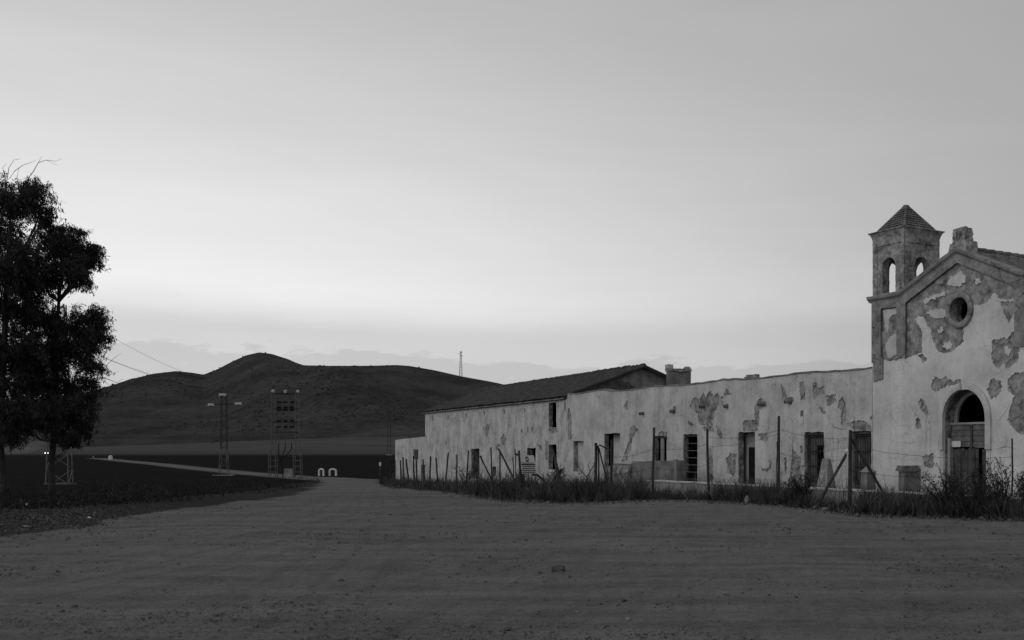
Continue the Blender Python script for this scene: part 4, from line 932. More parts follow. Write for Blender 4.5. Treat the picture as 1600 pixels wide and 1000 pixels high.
mb = MB(); xm = (x0_ + x1_) / 2; mb.tube([(xm - 0.05, fy(zpa) - 0.02, zpa - 0.07), (xm - 0.05, fy(zpb) - 0.01, zpb + 0.13), (xm - 0.01, fy(zpb) - 0.01, zpb + 0.07), (xm + 0.04, fy(zpb) - 0.01, zpb + 0.13), (xm + 0.04, fy(zpa) - 0.02, zpa - 0.07)], 0.018, 5); mb.build('relief_mark', M['plaster'], rp_)
o, w_, zt_ = pier('gabled_pier', (1345, 1354.5), 728, 766, -2.0, 0, 'small stone pier with pointed top behind the big braced post', 'g')
mb = MB(); dp = 0.34; ze_ = zt_ - 0.18
mb.loft([[(0, 0, -0.2), (w_, 0, -0.2), (w_, dp, -0.2), (0, dp, -0.2)], [(0, 0, ze_), (w_, 0, ze_), (w_, dp, ze_), (0, dp, ze_)]]); mb.build('shaft', M['dark_concrete'], o)
mb = MB(); mb.loft([[(-0.02, -0.03, ze_ + 0.002), (w_ + 0.03, -0.03, ze_ + 0.002), (w_ + 0.03, dp + 0.02, ze_ + 0.002), (-0.02, dp + 0.02, ze_ + 0.002)], [(w_ * 0.4, dp * 0.4, zt_), (w_ * 0.6, dp * 0.4, zt_), (w_ * 0.6, dp * 0.6, zt_), (w_ * 0.4, dp * 0.6, zt_)]]); mb.build('cap', M['concrete'], o)
o, w_, zt_ = pier('wall_stub', (1404, 1412), 728, 770, -0.72, 0, 'short buttress stub with overhanging cap against the chapel wall left of the arch', 'b')
mb = MB(); lump(mb, 0, w_, 0, 0.672, -0.3, zt_ - 0.16, 0.012, 5); mb.build('stub', M['dark_concrete'], o)
mb = MB(); lump(mb, -0.1, w_ + 0.02, -0.05, 0.67, zt_ - 0.158, zt_, 0.02, 2, 0.03); mb.build('cap', M['dark_concrete'], o)

# ================================================================== FENCE
ORD = {1: 'first', 2: 'second', 3: 'third', 4: 'fourth', 5: 'fifth', 6: 'sixth', 7: 'seventh', 8: 'eighth', 9: 'ninth', 10: 'tenth', 11: 'eleventh'}
POSTS = {}
def wob(a, b, r0, r1, n=5, j=0.012):
    a, b = Vector(a), Vector(b); pts = []; rad = []
    for i in range(n + 1):
        t = i / n; p = a.lerp(b, t)
        if 0 < i < n: p += Vector((random.uniform(-j, j), random.uniform(-j, j), 0))
        pts.append(p); rad.append((r0 + (r1 - r0) * t) * random.uniform(0.92, 1.08))
    return pts, rad
def post(key, xb, yb, xt, yt, wpx, label, braces=(), name='fence_post'):
    B = unp(xb, yb); Yd = B.y; T = at(xt, yt, Yd - 0.02)
    o = empty(name, tuple(B), 0, label=label, cat='post', group='posts of the old wire fence')
    r_ = wpx / 2 / FPX * Yd
    pts, rad = wob((0, 0, -0.25), T - B, r_, r_ * 0.85); mb = MB(); mb.tube(pts, rad, 7, 0.06); mb.build('shaft', M['post'], o)
    for (x0, y0, x1, y1, w, dy) in braces:
        A_ = at(x0, y0, Yd); 
        C_ = unp(x1, y1) if dy is None else at(x1, y1, Yd + dy)
        pts, rad = wob(A_ - B, C_ - B, w / 2 / FPX * Yd, w / 2 / FPX * Yd * 0.9); mb = MB(); mb.tube(pts, rad, 6, 0.06); mb.build('brace', M['post'], o)
    POSTS[key] = (B, T, Yd, r_); return o
big = post('A', 1328, 800, 1329, 672, 6.5, 'thick square-looking fence post with two diagonal braces before the grilled doorways', [(1326, 702, 1276, 793, 4.6, -0.4), (1331, 687, 1381, 771, 4.6, 0.3)])
B, T, Yd, r_ = POSTS['A']; q = at(1324, 706, Yd - 0.12) - B
mb = MB(); mb.tube([q + Vector((0, 0, 0.07)), q + Vector((-0.02, -0.02, 0.02)), q + Vector((0.01, 0, -0.06))], [0.03, 0.045, 0.03], 6); mb.build('white_insulator', M['white'], big)
post('B', 1582, 803, 1581.5, 685, 3.2, 'thin straight fence post right of the arched chapel door')
post('C', 1216.5, 786, 1217, 650, 4.8, 'tallest straight fence post, standing between two doorways of the long wall', [(1214.2, 690, 1213.6, 784, 1.8, 0.05)])
post('D', 1107.5, 780, 1105, 670, 4.6, 'fence post leaning slightly left beside the doorway with horizontal bars')
post('E', 1019, 779, 1022, 668, 4.2, 'slender fence post in front of the half-height yard wall')
g1 = post('F', 931.5, 778, 931, 692, 5.0, 'left post of the broken gate frame, with top rail and diagonal strut', [(936, 695, 955, 704, 2.6, 0.0), (936, 700, 951, 765, 2.2, 0.5), (934.5, 696, 936, 777, 2.4, 0.05)])
post('G', 955.5, 777, 956, 687, 4.4, 'right post of the broken gate frame before the open doorway')
post('H', 816, 776, 811, 704, 4.0, 'fence post carrying the tilted notice board, with a low kicking strut', [(814, 755, 798, 780, 2.4, -0.5), (811, 712, 805, 709, 3.2, 0.1)])
post('J', 782, 776, 781, 704, 2.6, 'thin upright fence post with a long strut falling away to the right', [(779, 701, 806, 754, 3.0, -0.6)])
post('K', 771, 777, 767, 699, 2.6, 'fence post leaning left with a strut rising to the house door', [(750.5, 712, 769, 752, 2.6, 0.0)])
post('M', 808.5, 777, 804.5, 701, 1.8, 'thin stake leaning left close behind the notice board post')
post('N', 806, 775, 801, 714, 1.8, 'short thin stake left of the notice board post, leaning left')
LEFT = [(627, 755, 625.5, 719), (630.5, 755.5, 630, 714.5), (639.5, 755.5, 634.5, 717), (647, 756, 646, 712), (651.5, 757, 650.5, 718), (663, 758.5, 661, 717.5), (671, 760, 673, 713), (685.5, 763, 681, 715), (694.5, 764, 700.5, 707), (713, 767, 714, 710), (727.5, 770, 732, 704)]
for i, (xb, yb, xt, yt) in enumerate(LEFT):
    lean = 'leaning right' if xt - xb > 3 else ('leaning left' if xt - xb < -3 else 'nearly upright')
    post('L%d' % i, xb, yb, xt, yt, 2.7, '%s slim fence stake from the outbuilding end of the fence, %s' % (ORD[i + 1], lean))
# leaning log
A_ = unp(881, 776); T_ = at(862, 697, A_.y + 0.8)
o = empty('leaning_log', tuple(A_), label='thick log leaning left among the weeds before the lower farmhouse window', cat='log')
pts, rad = wob((0, 0, -0.1), T_ - A_, 4.4 / FPX * A_.y, 1.3 / FPX * A_.y, 6, 0.03); mb = MB(); mb.tube(pts, rad, 8, 0.08); mb.build('trunk', M['post'], o)
mb = MB(); p_ = Vector(pts[3]); mb.tube([p_, p_ + Vector((0.12, 0, 0.1)), p_ + Vector((0.2, 0.05, 0.12))], [0.04, 0.03, 0.02], 6); mb.build('branch_stub', M['post'], o)
# bent pipe right of the notice board
A_ = unp(864, 772); q = [at(832, 741, A_.y) - A_, at(839, 742, A_.y) - A_, at(847, 748, A_.y) - A_, at(855, 759, A_.y) - A_, Vector((0, 0, -0.05))]
o = empty('bent_pipe', tuple(A_), label='dark bent pipe arching out of the weeds right of the notice board', cat='pipe')
mb = MB(); mb.tube(q, 0.045, 7); mb.build('pipe', M['dsteel'], o); mb = MB(); mb.tube([q[0] + Vector((-0.03, 0, 0)), q[0] + Vector((0.02, 0, 0.01))], 0.06, 8); mb.build('collar', M['dsteel'], o)
# wire strands
WIRES = [('D', 'C', 0.12, 0.16), ('C', 'A', 0.15, 0.10), ('D', 'C', 0.25, 0.20), ('E', 'D', 0.3, 0.22), ('C', 'A', 0.42, 0.35), ('E', 'D', 0.55, 0.5), ('A', 'B', 0.2, 0.25), ('A', 'B', 0.5, 0.45), ('G', 'E', 0.3, 0.3), ('G', 'E', 0.6, 0.55)]
rows = {}
for (k0, k1, f0_, f1_) in WIRES:
    B0, T0, *_ = POSTS[k0]; B1, T1, *_ = POSTS[k1]; a_ = T0.lerp(B0, f0_); b_ = T1.lerp(B1, f1_); pts = []
    n_ = 14; sag = random.uniform(0.06, 0.16)
    for i in range(n_ + 1): t = i / n_; p = a_.lerp(b_, t); p.z -= sag * 4 * t * (1 - t) + random.uniform(-0.012, 0.012); p.y += random.uniform(-0.02, 0.02); pts.append(p)
    mb = MB(); mb.tube(pts, 0.0038, 4)
    for i in range(1, n_, 2):
        p = pts[i]; mb.tube([p + Vector((-0.02, 0, 0.03)), p + Vector((0.02, 0, -0.03))], 0.005, 3)
    nmz = {'A': 'braced post', 'B': 'thin chapel post', 'C': 'tallest post', 'D': 'left-leaning post', 'E': 'slender yard-wall post', 'G': 'gate frame'}
    rows[(k0, k1)] = rows.get((k0, k1), 0) + 1
    mb.build('fence_wire', M['bar'], None, label='sagging barbed wire from the %s to the %s, %s strand down' % (nmz[k0], nmz[k1], ORD[rows[(k0, k1)]]), cat='wire', group='strands of the old wire fence')
# loose netting by the braced post
B, T, Yd, r_ = POSTS['A']
mb = MB()
for i in range(9):
    x0 = 1268 + i * 7; mb.tube([at(x0, 688 + 4 * math.sin(i), Yd + 0.3), at(x0 + 4 * math.sin(i * 2), 715, Yd + 0.35), at(x0 - 3, 740, Yd + 0.3), at(x0 + 2, 772, Yd + 0.35)], 0.003, 3)
for j in range(6):
    y0 = 697 + j * 12; mb.tube([at(1264 + k * 12, y0 - k * 1.5 + 3 * math.sin(k + j), Yd + 0.3) for k in range(6)], 0.003, 3)
mb.build('wire_netting', M['bar'], None, label='loose sagging wire netting left of the big braced post', cat='netting')
# mesh gate at the far end of the fence
gA, gB = unp(596, 757), unp(617, 756)
o = empty('mesh_gate', tuple(gA), label='dark wire-mesh gate panel at the corner of the outbuilding', cat='gate'); D_ = gB - gA; hg = 40 / FPX * gA.y
for t in (0, 0.48, 0.7, 1.0): mb = MB(); mb.bar(D_ * t, D_ * t + Vector((0, 0, hg * random.uniform(0.93, 1.05))), 0.07); mb.build('upright', M['dsteel'], o)
mb = MB()
for i in range(12): mb.bar(D_ * (i / 12), D_ * (i / 12) + Vector((0, 0, hg * 0.9)), 0.012)
for j in range(12): mb.bar(Vector((0, 0, hg * 0.9 * (j + 0.5) / 12)), D_ + Vector((0, 0, hg * 0.9 * (j + 0.5) / 12)), 0.012)
mb.build('mesh', M['dsteel'], o, kind='stuff')
mb = MB(); mb.tube([(-0.05, -0.05, 0), (-0.05, -0.05, hg * 0.86)], 0.05, 6); mb.build('white_tipped_post', M['dsteel'], o)
mb = MB(); mb.tube([(-0.05, -0.05, hg * 0.72), (-0.05, -0.05, hg * 0.87)], 0.055, 6); mb.build('white_tip', M['white'], o)

# notice board
B, T, Yd, r_ = POSTS['H']
c4 = [at(812.5, 711, Yd - 0.16), at(834, 711.5, Yd - 0.10), at(840, 740, Yd - 0.10), at(816, 740, Yd - 0.16)]
o = empty('notice_board', tuple((c4[2] + c4[3]) / 2), label='tilted pale notice board with a round no-entry emblem and rows of small print', cat='sign')
O_ = (c4[2] + c4[3]) / 2; c4 = [c - O_ for c in c4]
nrm = (c4[1] - c4[0]).cross(c4[3] - c4[0]).normalized()
if nrm.y > 0: nrm = -nrm
def bp_(u, v, d=0.0): return c4[0].lerp(c4[1], u).lerp(c4[3].lerp(c4[2], u), v) + nrm * d
def bplate(u0, u1, v0, v1, d0, d1, name, m, par):
    mb = MB(); f = [bp_(u0, v0, d1), bp_(u1, v0, d1), bp_(u1, v1, d1), bp_(u0, v1, d1)]; b = [bp_(u0, v0, d0), bp_(u1, v0, d0), bp_(u1, v1, d0), bp_(u0, v1, d0)]
    mb.loft([b, f]); return mb.build(name, m, par)
bd = bplate(0, 1, 0, 1, -0.02, 0.0, 'board', M['signboard'], o)
bplate(0.02, 0.98, 0.47, 0.545, 0.003, 0.014, 'dark_rule', M['dsteel'], bd)
for k in range(4): bplate(0.04, 0.93 - 0.06 * (k % 2), 0.60 + k * 0.1, 0.645 + k * 0.1, 0.003, 0.013, 'print_line', M['signgrey'], bd)
bplate(0.06, 0.9, 0.40, 0.43, 0.003, 0.013, 'print_line', M['signgrey'], bd)
mb = MB(); rg = [bp_(0.46 + 0.115 * math.cos(t), 0.21 + 0.155 * math.sin(t), 0.014) for t in [2 * math.pi * i / 20 for i in range(20)]]; bk = [p - nrm * 0.011 for p in rg]; mb.loft([bk, rg]); em_ = mb.build('emblem', M['signgrey'], bd)
bplate(0.385, 0.535, 0.19, 0.255, 0.0145, 0.022, 'emblem_bar', M['white'], bd)

# ================================================================== FAR THINGS: masts, wires, concrete arches, car
def lattice(o, w0, w1, h, n, m, th=0.07, z0=0.0, cx=0.0, cy=0.0, ladder=False):
    def c(k, z): w = (w0 + (w1 - w0) * (z - z0) / h) / 2; sx, sy = ((-1, -1), (1, -1), (1, 1), (-1, 1))[k]; return Vector((cx + sx * w, cy + sy * w, z))
    for k in range(4): mb = MB(); mb.bar(c(k, z0), c(k, z0 + h), th); mb.build('leg', m, o)
    mb = MB()
    for i in range(n):
        za, zb_ = z0 + h * i / n, z0 + h * (i + 1) / n
        for k in range(4):
            k2 = (k + 1) % 4
            if ladder: mb.bar(c(k, zb_), c(k2, zb_), th * 0.7)
            elif (i + k) % 2: mb.bar(c(k, za), c(k2, zb_), th * 0.6)
            else: mb.bar(c(k2, za), c(k, zb_), th * 0.6)
    mb.build('bracing', m, o, kind='stuff')
def footing(o, w, h, m):
    mb = MB(); lump(mb, -w, w, -w, w, -0.4, h, 0.08, 2, 0.15); mb.build('footing', m, o)
# power pylon behind the trees
PB = unp(93, 757); o = empty('power_pylon', tuple(PB), 0.35, label='grey lattice power pylon standing behind the right-hand eucalyptus', cat='pylon')
lattice(o, 1.05, 0.5, 9.7, 12, M['steel'], 0.05); footing(o, 0.8, 0.06, M['rock'])
arms = []
for z_, w_ in ((9.5, 0.1), (8.0, 0.95)): mb = MB(); mb.box(-w_ - 0.1, w_ + 0.1, -0.05, 0.05, z_, z_ + 0.1); mb.build('crossarm', M['steel'], o)
# floodlight mast
FB = unp(350, 743); o = empty('floodlight_mast', tuple(FB), 0.2, label='slim lattice mast with three white floodlights in front of the hill', cat='mast')
hF = 128 / FPX * FB.y
lattice(o, 0.85, 0.52, hF * 0.32, 4, M['steel'], 0.042); lattice(o, 0.52, 0.45, hF * 0.66, 9, M['dsteel'], 0.04, z0=hF * 0.32); footing(o, 0.95, 0.06, M['dark_concrete'])
za_ = hF * 0.865
mb = MB(); mb.bar((-1.15, 0, za_), (1.25, 0, za_ + 0.1), 0.07); mb.build('crossarm', M['dsteel'], o)
mb = MB(); mb.bar((-1.2, 0, za_ - 0.5), (1.3, 0, za_ - 0.42), 0.04); mb.build('lower_arm', M['steel'], o)
for lx, lz, dx in ((-1.15, za_, 0.28), (1.3, za_ + 0.12, 0.3), (-0.12, hF * 0.985, 0.32)):
    mb = MB(); lump(mb, lx - dx, lx + dx, -0.18, 0.18, lz - 0.11, lz + 0.11, 0.02, 2, 0.03); fl = mb.build('floodlight', M['lamp'], o)
    mb = MB(); mb.bar((lx, 0, lz - 0.25), (lx, 0, lz - 0.1), 0.05); mb.build('bracket', M['dsteel'], fl)
# transformer portal
TB = unp(446, 746.5); o = empty('transformer_frame', tuple(TB), 0.12, label='two-legged lattice portal hung with rows of dark insulators, beside the track', cat='pylon')
hT = 135 / FPX * TB.y; hx = 18.6 / FPX * TB.y; w0 = 0.46
for sx in (-1, 1):
    col_ = bpy.data.objects.new('column', None); COL.objects.link(col_); col_.parent = o
    lattice(col_, 0.56, 0.52, hT * 0.33, 5, M['steel'], 0.042, cx=sx * hx, ladder=True); lattice(col_, 0.30, 0.26, hT * 0.655, 8, M['steel'], 0.034, z0=hT * 0.331, cx=sx * (hx - 0.03), ladder=True)
for zf in (0.975, 0.80, 0.645, 0.53): mb = MB(); mb.bar((-hx, 0, hT * zf), (hx, 0, hT * zf), 0.07); mb.build('crossbeam', M['dsteel'], o)
for i in (-1, 0, 1):
    for zf in (0.875, 0.815, 0.785, 0.66, 0.59):
        mb = MB(); x_ = i * 0.5; z_ = hT * zf; pts = []; rad = []
        for k in range(9): pts.append((x_ - 0.17 + k * 0.0425, 0, z_)); rad.append(0.09 if k % 2 else 0.045)
        mb.tube(pts, rad, 7); mb.build('insulator', M['insul_and_shade'], o)
    for za_, zb_ in ((0.785, 0.70), (0.66, 0.60), (0.47, 0.38)): mb = MB(); mb.bar((i * 0.5 - 0.02, 0, hT * za_), (i * 0.5, 0, hT * zb_), 0.03); mb.build('fuse_link', M['steel'], o)
    mb = MB(); mb.tube([(i * hx, 0, hT * 0.98), (i * hx, 0, hT * 1.01)], [0.1, 0.1], 8); mb.tube([(i * hx - 0.13, 0, hT * 1.0), (i * hx, 0, hT * 1.015), (i * hx + 0.13, 0, hT * 1.0)], 0.05, 5); mb.build('line_insulator', M['lamp'], o)
mb = MB()
for i in (-1, 0, 1): mb.tube([(i * 0.5, -0.05, hT * 0.40), (i * 0.5 - 0.02, -0.05, hT * 0.33), (i * 0.3 - 0.2, -0.06, hT * 0.26), (-0.35, -0.06, hT * 0.20), (-0.2, -0.06, hT * 0.10), (-0.18, -0.06, -0.1)], 0.035, 5)
mb.build('cable', M['insul_and_shade'], o)
mb = MB(); lump(mb, hx - 1.0, hx - 0.35, -0.3, 0.3, -0.1, 0.75, 0.02, 2); mb.build('cabinet', M['dark_concrete'], o)
for i, (p0, p1, nm) in enumerate((((98, 478), (427, 612), 'upper'), ((92, 527), (446, 613), 'middle'), ((104, 533), (465, 612), 'lower'))):
    a_ = at(p0[0], p0[1], PB.y); b_ = at(p1[0], p1[1], TB.y); pts = []
    for k in range(25): t = k / 24; p = a_.lerp(b_, t); p.z -= 4 * 1.15 * t * (1 - t); pts.append(p)
    mb = MB(); mb.tube(pts, 0.008, 4); mb.build('power_line', M['dsteel'], None, label='%s power line sagging from the pylon to the transformer portal' % nm, cat='power line', group='power lines left of the hill')
# thin far mast by the outbuilding
MBs = unp(608, 752); o = empty('thin_mast', tuple(MBs), label='thin dark twin-rail mast behind the mesh gate, against the hill', cat='mast')
hm = 118 / FPX * MBs.y; ww = 3 / FPX * MBs.y
for sx in (-1, 1): mb = MB(); mb.bar((sx * ww, 0, 0), (sx * ww * 0.6, 0, hm), 0.022); mb.build('rail', M['dsteel'], o)
mb = MB()
for k in range(16): z_ = hm * (k + 0.5) / 16; mb.bar((-ww, 0, z_), (ww, 0, z_), 0.02)
mb.build('rungs', M['dsteel'], o, kind='stuff')
mb = MB(); mb.box(-ww * 1.35, ww * 1.35, -0.1, 0.1, hm * 0.345, hm * 0.355); mb.build('platform', M['concrete'], o)
# pylon on the hill crest
def hill_at(px, py): 
    Yd = float(1040 + 90 * math.sin(px * 0.006) + 60 * math.sin(px * 0.017 + 2)); return at(px, py, Yd)
HB = hill_at(720, 590); o = empty('hill_pylon', tuple(HB), 0.3, label='tall slender power pylon on the far hill crest', cat='pylon')
hp = 42 / FPX * HB.y; lattice(o, 2.6, 0.8, hp * 0.98, 9, M['steel'], 0.26)
for zf, w_ in ((0.95, 1.9), (0.88, -2.2), (0.81, 2.0)): mb = MB(); mb.bar((0, 0, hp * zf), (w_, 0, hp * zf), 0.25); mb.build('crossarm', M['steel'], o)
# concrete arches by the track
for (x0, x1, lab) in ((498.5, 505.5, 'narrower white concrete hoop standing at the track edge, nearer the portal'), (515, 525, 'wider white concrete hoop at the track edge, on the right')):
    A_ = unp(x0, 743.5); w_ = (x1 - x0) / FPX * A_.y; h_ = 10.5 / FPX * A_.y
    o = empty('concrete_hoop', tuple(A_), 0, label=lab, cat='barrier', group='white hoops beside the track')
    for q in (0, w_): mb = MB(); lump(mb, q - 0.07, q + 0.07, -0.08, 0.08, -0.1, h_ * 0.78, 0.012, 3); mb.build('leg', M['white'], o)
    mb = MB(); mb.tube([(-0.02, 0, h_ * 0.79), (w_ * 0.15, 0, h_ * 0.93), (w_ * 0.5, 0, h_), (w_ * 0.85, 0, h_ * 0.93), (w_ + 0.02, 0, h_ * 0.79)], [0.08, 0.085, 0.085, 0.085, 0.08], 6); mb.build('top', M['white'], o)
# far car with lit headlights on the track beyond the field
CB = at(75, 711, 540); CB.z = G0(CB.x, CB.y)
o = empty('car', tuple(CB), math.radians(14), label='tiny far car with headlights on, raising dust beside the right-hand eucalyptus trunk', cat='car')
mb = MB(); pr_ = [(-0.85, 0.3), (-0.85, 0.85), (-0.75, 0.95), (0.75, 0.95), (0.85, 0.85), (0.85, 0.3)]
mb.loft([[(x_, y_, z_) for x_, z_ in pr_] for y_ in (-2.0, 2.0)]); mb.build('body', M['carpaint'], o)
mb = MB(); mb.loft([[(-0.75, -0.9, 0.951), (0.75, -0.9, 0.951), (0.75, 1.9, 0.951), (-0.75, 1.9, 0.951)], [(-0.6, -0.3, 1.5), (0.6, -0.3, 1.5), (0.6, 1.6, 1.5), (-0.6, 1.6, 1.5)]]); mb.build('cabin', M['glass'], o)
for sx in (-1, 1):
    mb = MB(); mb.tube([(sx * 0.6, -2.03, 0.72), (sx * 0.6, -2.0, 0.72)], [0.17, 0.17], 10); mb.build('headlight', M['headlight'], o)
    for yy in (-1.3, 1.3): mb = MB(); mb.tube([(sx * 0.88, yy, 0.32), (sx * 0.68, yy, 0.32)], 0.32, 12); mb.build('wheel', M['tyre'], o)
# white stones along the track
for i, (x_, y_, lab) in enumerate(((172.5, 718, 'white marker stone on the far bend of the track'), (146, 716, 'small grey marker stone at the far end of the track'))):
    A_ = unp(x_, y_); mb = MB(); r_ = (0.4, 0.25)[i]; lump(mb, -r_, r_, -r_, r_, -0.1, r_ * 2.6, 0.12, 3, 0.1); s_ = mb.build('marker_stone', M['white'] if i == 0 else M['palerock'], None, label=lab, cat='stone'); s_.location = A_

# ================================================================== TREES
def leaves(n, centers, radii, size, r4, droop=0.9, clump=0.05, per=62):
    """leaf quads gathered in clumps through ellipsoid lobes"""
    V, C = [], []
    for (c, r), k in zip(zip(centers, radii), n):
        nc = max(3, int(k / per)); d = r4.normal(size=(nc, 3)); d /= np.linalg.norm(d, axis=1)[:, None]; rad = r4.uniform(0.05, 1.0, nc) ** 0.5 * r4.uniform(0.8, 1.15, nc)
        cc = c + d * rad[:, None] * r
        sd_ = d * 0.55 + np.array([0, 0, -0.55]) + r4.normal(0, 0.45, (nc, 3)); sd_ /= np.linalg.norm(sd_, axis=1)[:, None]
        sl = r4.uniform(0.12, 0.42, nc); ci = r4.integers(0, nc, k); u = r4.uniform(-0.15, 1, k)
        C.append(cc[ci] + sd_[ci] * (sl[ci] * u)[:, None] + r4.normal(0, clump, (k, 3)) * (1.15 - 0.6 * u)[:, None])
    C = np.concatenate(C); k = len(C)
    th = r4.uniform(0, 2 * math.pi, k); tilt = r4.normal(-droop, 0.5, k)
    d = np.stack([np.cos(th) * np.cos(tilt), np.sin(th) * np.cos(tilt), np.sin(tilt)], -1)
    u = r4.normal(size=(k, 3)); w = np.cross(d, u); w /= np.linalg.norm(w, axis=1)[:, None] + 1e-9
    L = size * r4.uniform(0.6, 1.5, k)[:, None]; Wd = L * 0.115
    V = np.stack([C, C + d * L * 0.45 + w * Wd, C + d * L, C + d * L * 0.45 - w * Wd], 1).reshape(-1, 3)
    F = np.arange(4 * k).reshape(-1, 4); return V, F
def tree(label, base, lobes, trunk, limbs, seed, twigs=()):
    r4 = np.random.default_rng(seed); B = unp(*base); Yd = B.y; k = Yd / FPX
    o = empty('eucalyptus_tree', tuple(B), 0, label=label, cat='tree', group='eucalyptus trees at the yard edge')
    W_ = lambda px, py, dy=0.0: at(px, py, Yd + dy) - B
    tp = [W_(*p) for p in trunk[0]]; tp[0].z -= 0.2
    mb = MB(); mb.tube(tp, [w * k / 2 for w in trunk[1]], 9, 0.06); mb.build('trunk', M['bark'], o, smooth=True)
    cents, rads, ns = [], [], []
    for (px, py, r) in lobes:
        dy = r4.uniform(-0.9, 0.9); c = W_(px, py, dy); cents.append(np.array(c)); rads.append(np.array([r * k, r * k * 1.1, r * k * 1.05]) * 0.88); ns.append(int(4.5 * r * r + 120))
        # limb from the trunk to the lobe
        j = max(range(3, len(tp)), key=lambda q: -abs(tp[q].z - (c.z - 0.9 - 0.25 * abs(c.x - tp[q].x)))); s = tp[j]
        m1 = s.lerp(c, 0.4) + Vector((r4.uniform(-.12, .12), r4.uniform(-.1, .1), -0.10)); m2 = s.lerp(c, 0.75) + Vector((r4.uniform(-.1, .1), r4.uniform(-.1, .1), 0.08))
        mb = MB(); mb.tube([s, m1, m2, c], [0.05, 0.035, 0.022, 0.010], 6); mb.build('limb', M['bark'], o)
        mb = MB()
        for q in range(int(r * 0.5) + 3):
            d = Vector(r4.normal(size=3)).normalized() * r * k * r4.uniform(0.6, 1.1); st_ = m2.lerp(c, r4.uniform(0, 1))
            mb.tube([st_, st_ + d * 0.5 + Vector((0, 0, 0.05)), st_ + d + Vector((0, 0, -0.05))], [0.012, 0.008, 0.004], 4)
        mb.build('twigs', M['twig'], o, kind='stuff')
    for c, r_, n0 in list(zip(cents, rads, ns)):      # small outer tufts break the outline of each mass
        for q in range(7):
            d = r4.normal(size=3); d /= np.linalg.norm(d); rr = r_ * r4.uniform(0.18, 0.36)
            cents.append(c + d * r_ * r4.uniform(0.95, 1.2)); rads.append(rr); ns.append(int(n0 * 0.07) + 50)
    V, F = leaves(ns, cents, rads, 0.085, r4); npmesh('crown', V, F, M['leaf'], o, kind='stuff')
    if twigs:
        mb = MB()
        for path, w in twigs: mb.tube([W_(x_, y_, 0.1 * i_) for i_, (x_, y_) in enumerate(path)], [max(0.35, w * (1 - 0.8 * i_ / (len(path) - 1))) * k / 2 for i_ in range(len(path))], 4)
        mb.build('bare_twigs', M['twig'], o, kind='stuff')
T2 = [(110, 385, 30), (136, 398, 18), (90, 412, 36), (122, 428, 18), (62, 432, 32), (98, 372, 22), (130, 505, 30), (146, 528, 18), (108, 535, 40), (142, 572, 15), (122, 606, 30), (98, 645, 32), (132, 642, 12), (132, 668, 10), (106, 682, 12), (80, 596, 36), (62, 560, 34), (60, 655, 18), (40, 668, 9), (150, 490, 9), (148, 392, 10), (66, 372, 14), (70, 500, 26)]
T1 = [(22, 318, 26), (55, 305, 18), (64, 328, 12), (48, 290, 12), (0, 360, 32), (8, 425, 40), (22, 480, 36), (-4, 540, 44), (22, 600, 38), (8, 650, 30), (32, 640, 20), (-55, 340, 42), (-80, 430, 50), (-70, 520, 52), (-60, 610, 46), (-95, 380, 30), (40, 395, 20), (70, 345, 8), (42, 545, 26), (18, 680, 10), (-20, 300, 26)]
tree('right-hand eucalyptus with dense drooping dark crown at the left edge of the yard', (82, 790), T2, ([(83, 791), (81, 760), (81, 720), (83, 690), (84, 640), (86, 560), (92, 470), (100, 400)], [11, 9.5, 9, 8.5, 8, 6.5, 4.5, 2.5]), None, 21,
     [([(110, 696), (104, 705), (92, 712), (86, 716)][::-1], 2.5), ([(150, 560), (165, 572), (178, 560), (190, 552)], 1.6), ([(150, 590), (168, 592), (182, 598), (192, 592)], 1.4), ([(165, 572), (176, 584), (186, 580)], 1.0), ([(158, 520), (172, 512), (182, 518)], 1.2), ([(168, 514), (176, 505), (178, 500)], 1.0), ([(160, 545), (176, 540), (184, 530)], 1.0), ([(160, 595), (172, 602), (190, 606)], 0.8)])
tree('left-hand eucalyptus cut by the picture edge, with bare twigs at its top', (3, 793), T1, ([(4, 794), (3, 760), (1, 720), (0, 690), (2, 620), (6, 540), (10, 440), (16, 340), (20, 300)], [13, 12, 11, 10.5, 9, 8, 6, 3.5, 2]), None, 22,
     [([(10, 300), (11, 280), (14, 262), (22, 250), (32, 248)], 1.6), ([(10, 295), (8, 275), (4, 262), (10, 256)], 1.3), ([(40, 285), (52, 268), (60, 254), (72, 250), (88, 252), (96, 248)], 1.6), ([(22, 268), (36, 258), (48, 254), (56, 250)], 1.2), ([(14, 280), (24, 266), (22, 268)], 1.0), ([(60, 254), (64, 247), (66, 244)], 0.8), ([(72, 250), (84, 256), (90, 258)], 0.7), ([(26, 280), (28, 270), (30, 262)], 0.8)])

# ================================================================== WEEDS, SHRUBS
def blades(P, H, r5, wd=0.012, lean=0.35):
    k = len(P); th = r5.uniform(0, 6.283, k); ln = np.abs(r5.normal(0, lean, k)); d = np.stack([np.cos(th) * ln, np.sin(th) * ln, np.ones(k)], -1)
    th2 = r5.uniform(0, 6.283, k); w = np.stack([np.cos(th2), np.sin(th2), np.zeros(k)], -1) * (wd * r5.uniform(0.6, 1.5, k))[:, None]
    h = H[:, None]; m = P + d * h * 0.55; t = P + d * h * np.array([1.35, 1.35, 0.96])
    V = np.stack([P - w, P + w, m + w * 0.7, m - w * 0.7, t], 1).reshape(-1, 3); b = (np.arange(k) * 5)[:, None]
    F = np.concatenate([b + np.array([[0, 1, 2]]), b + np.array([[0, 2, 3]]), b + np.array([[3, 2, 4]])]); return V, F
r5 = np.random.default_rng(5)
WE = []   # (points, heights)
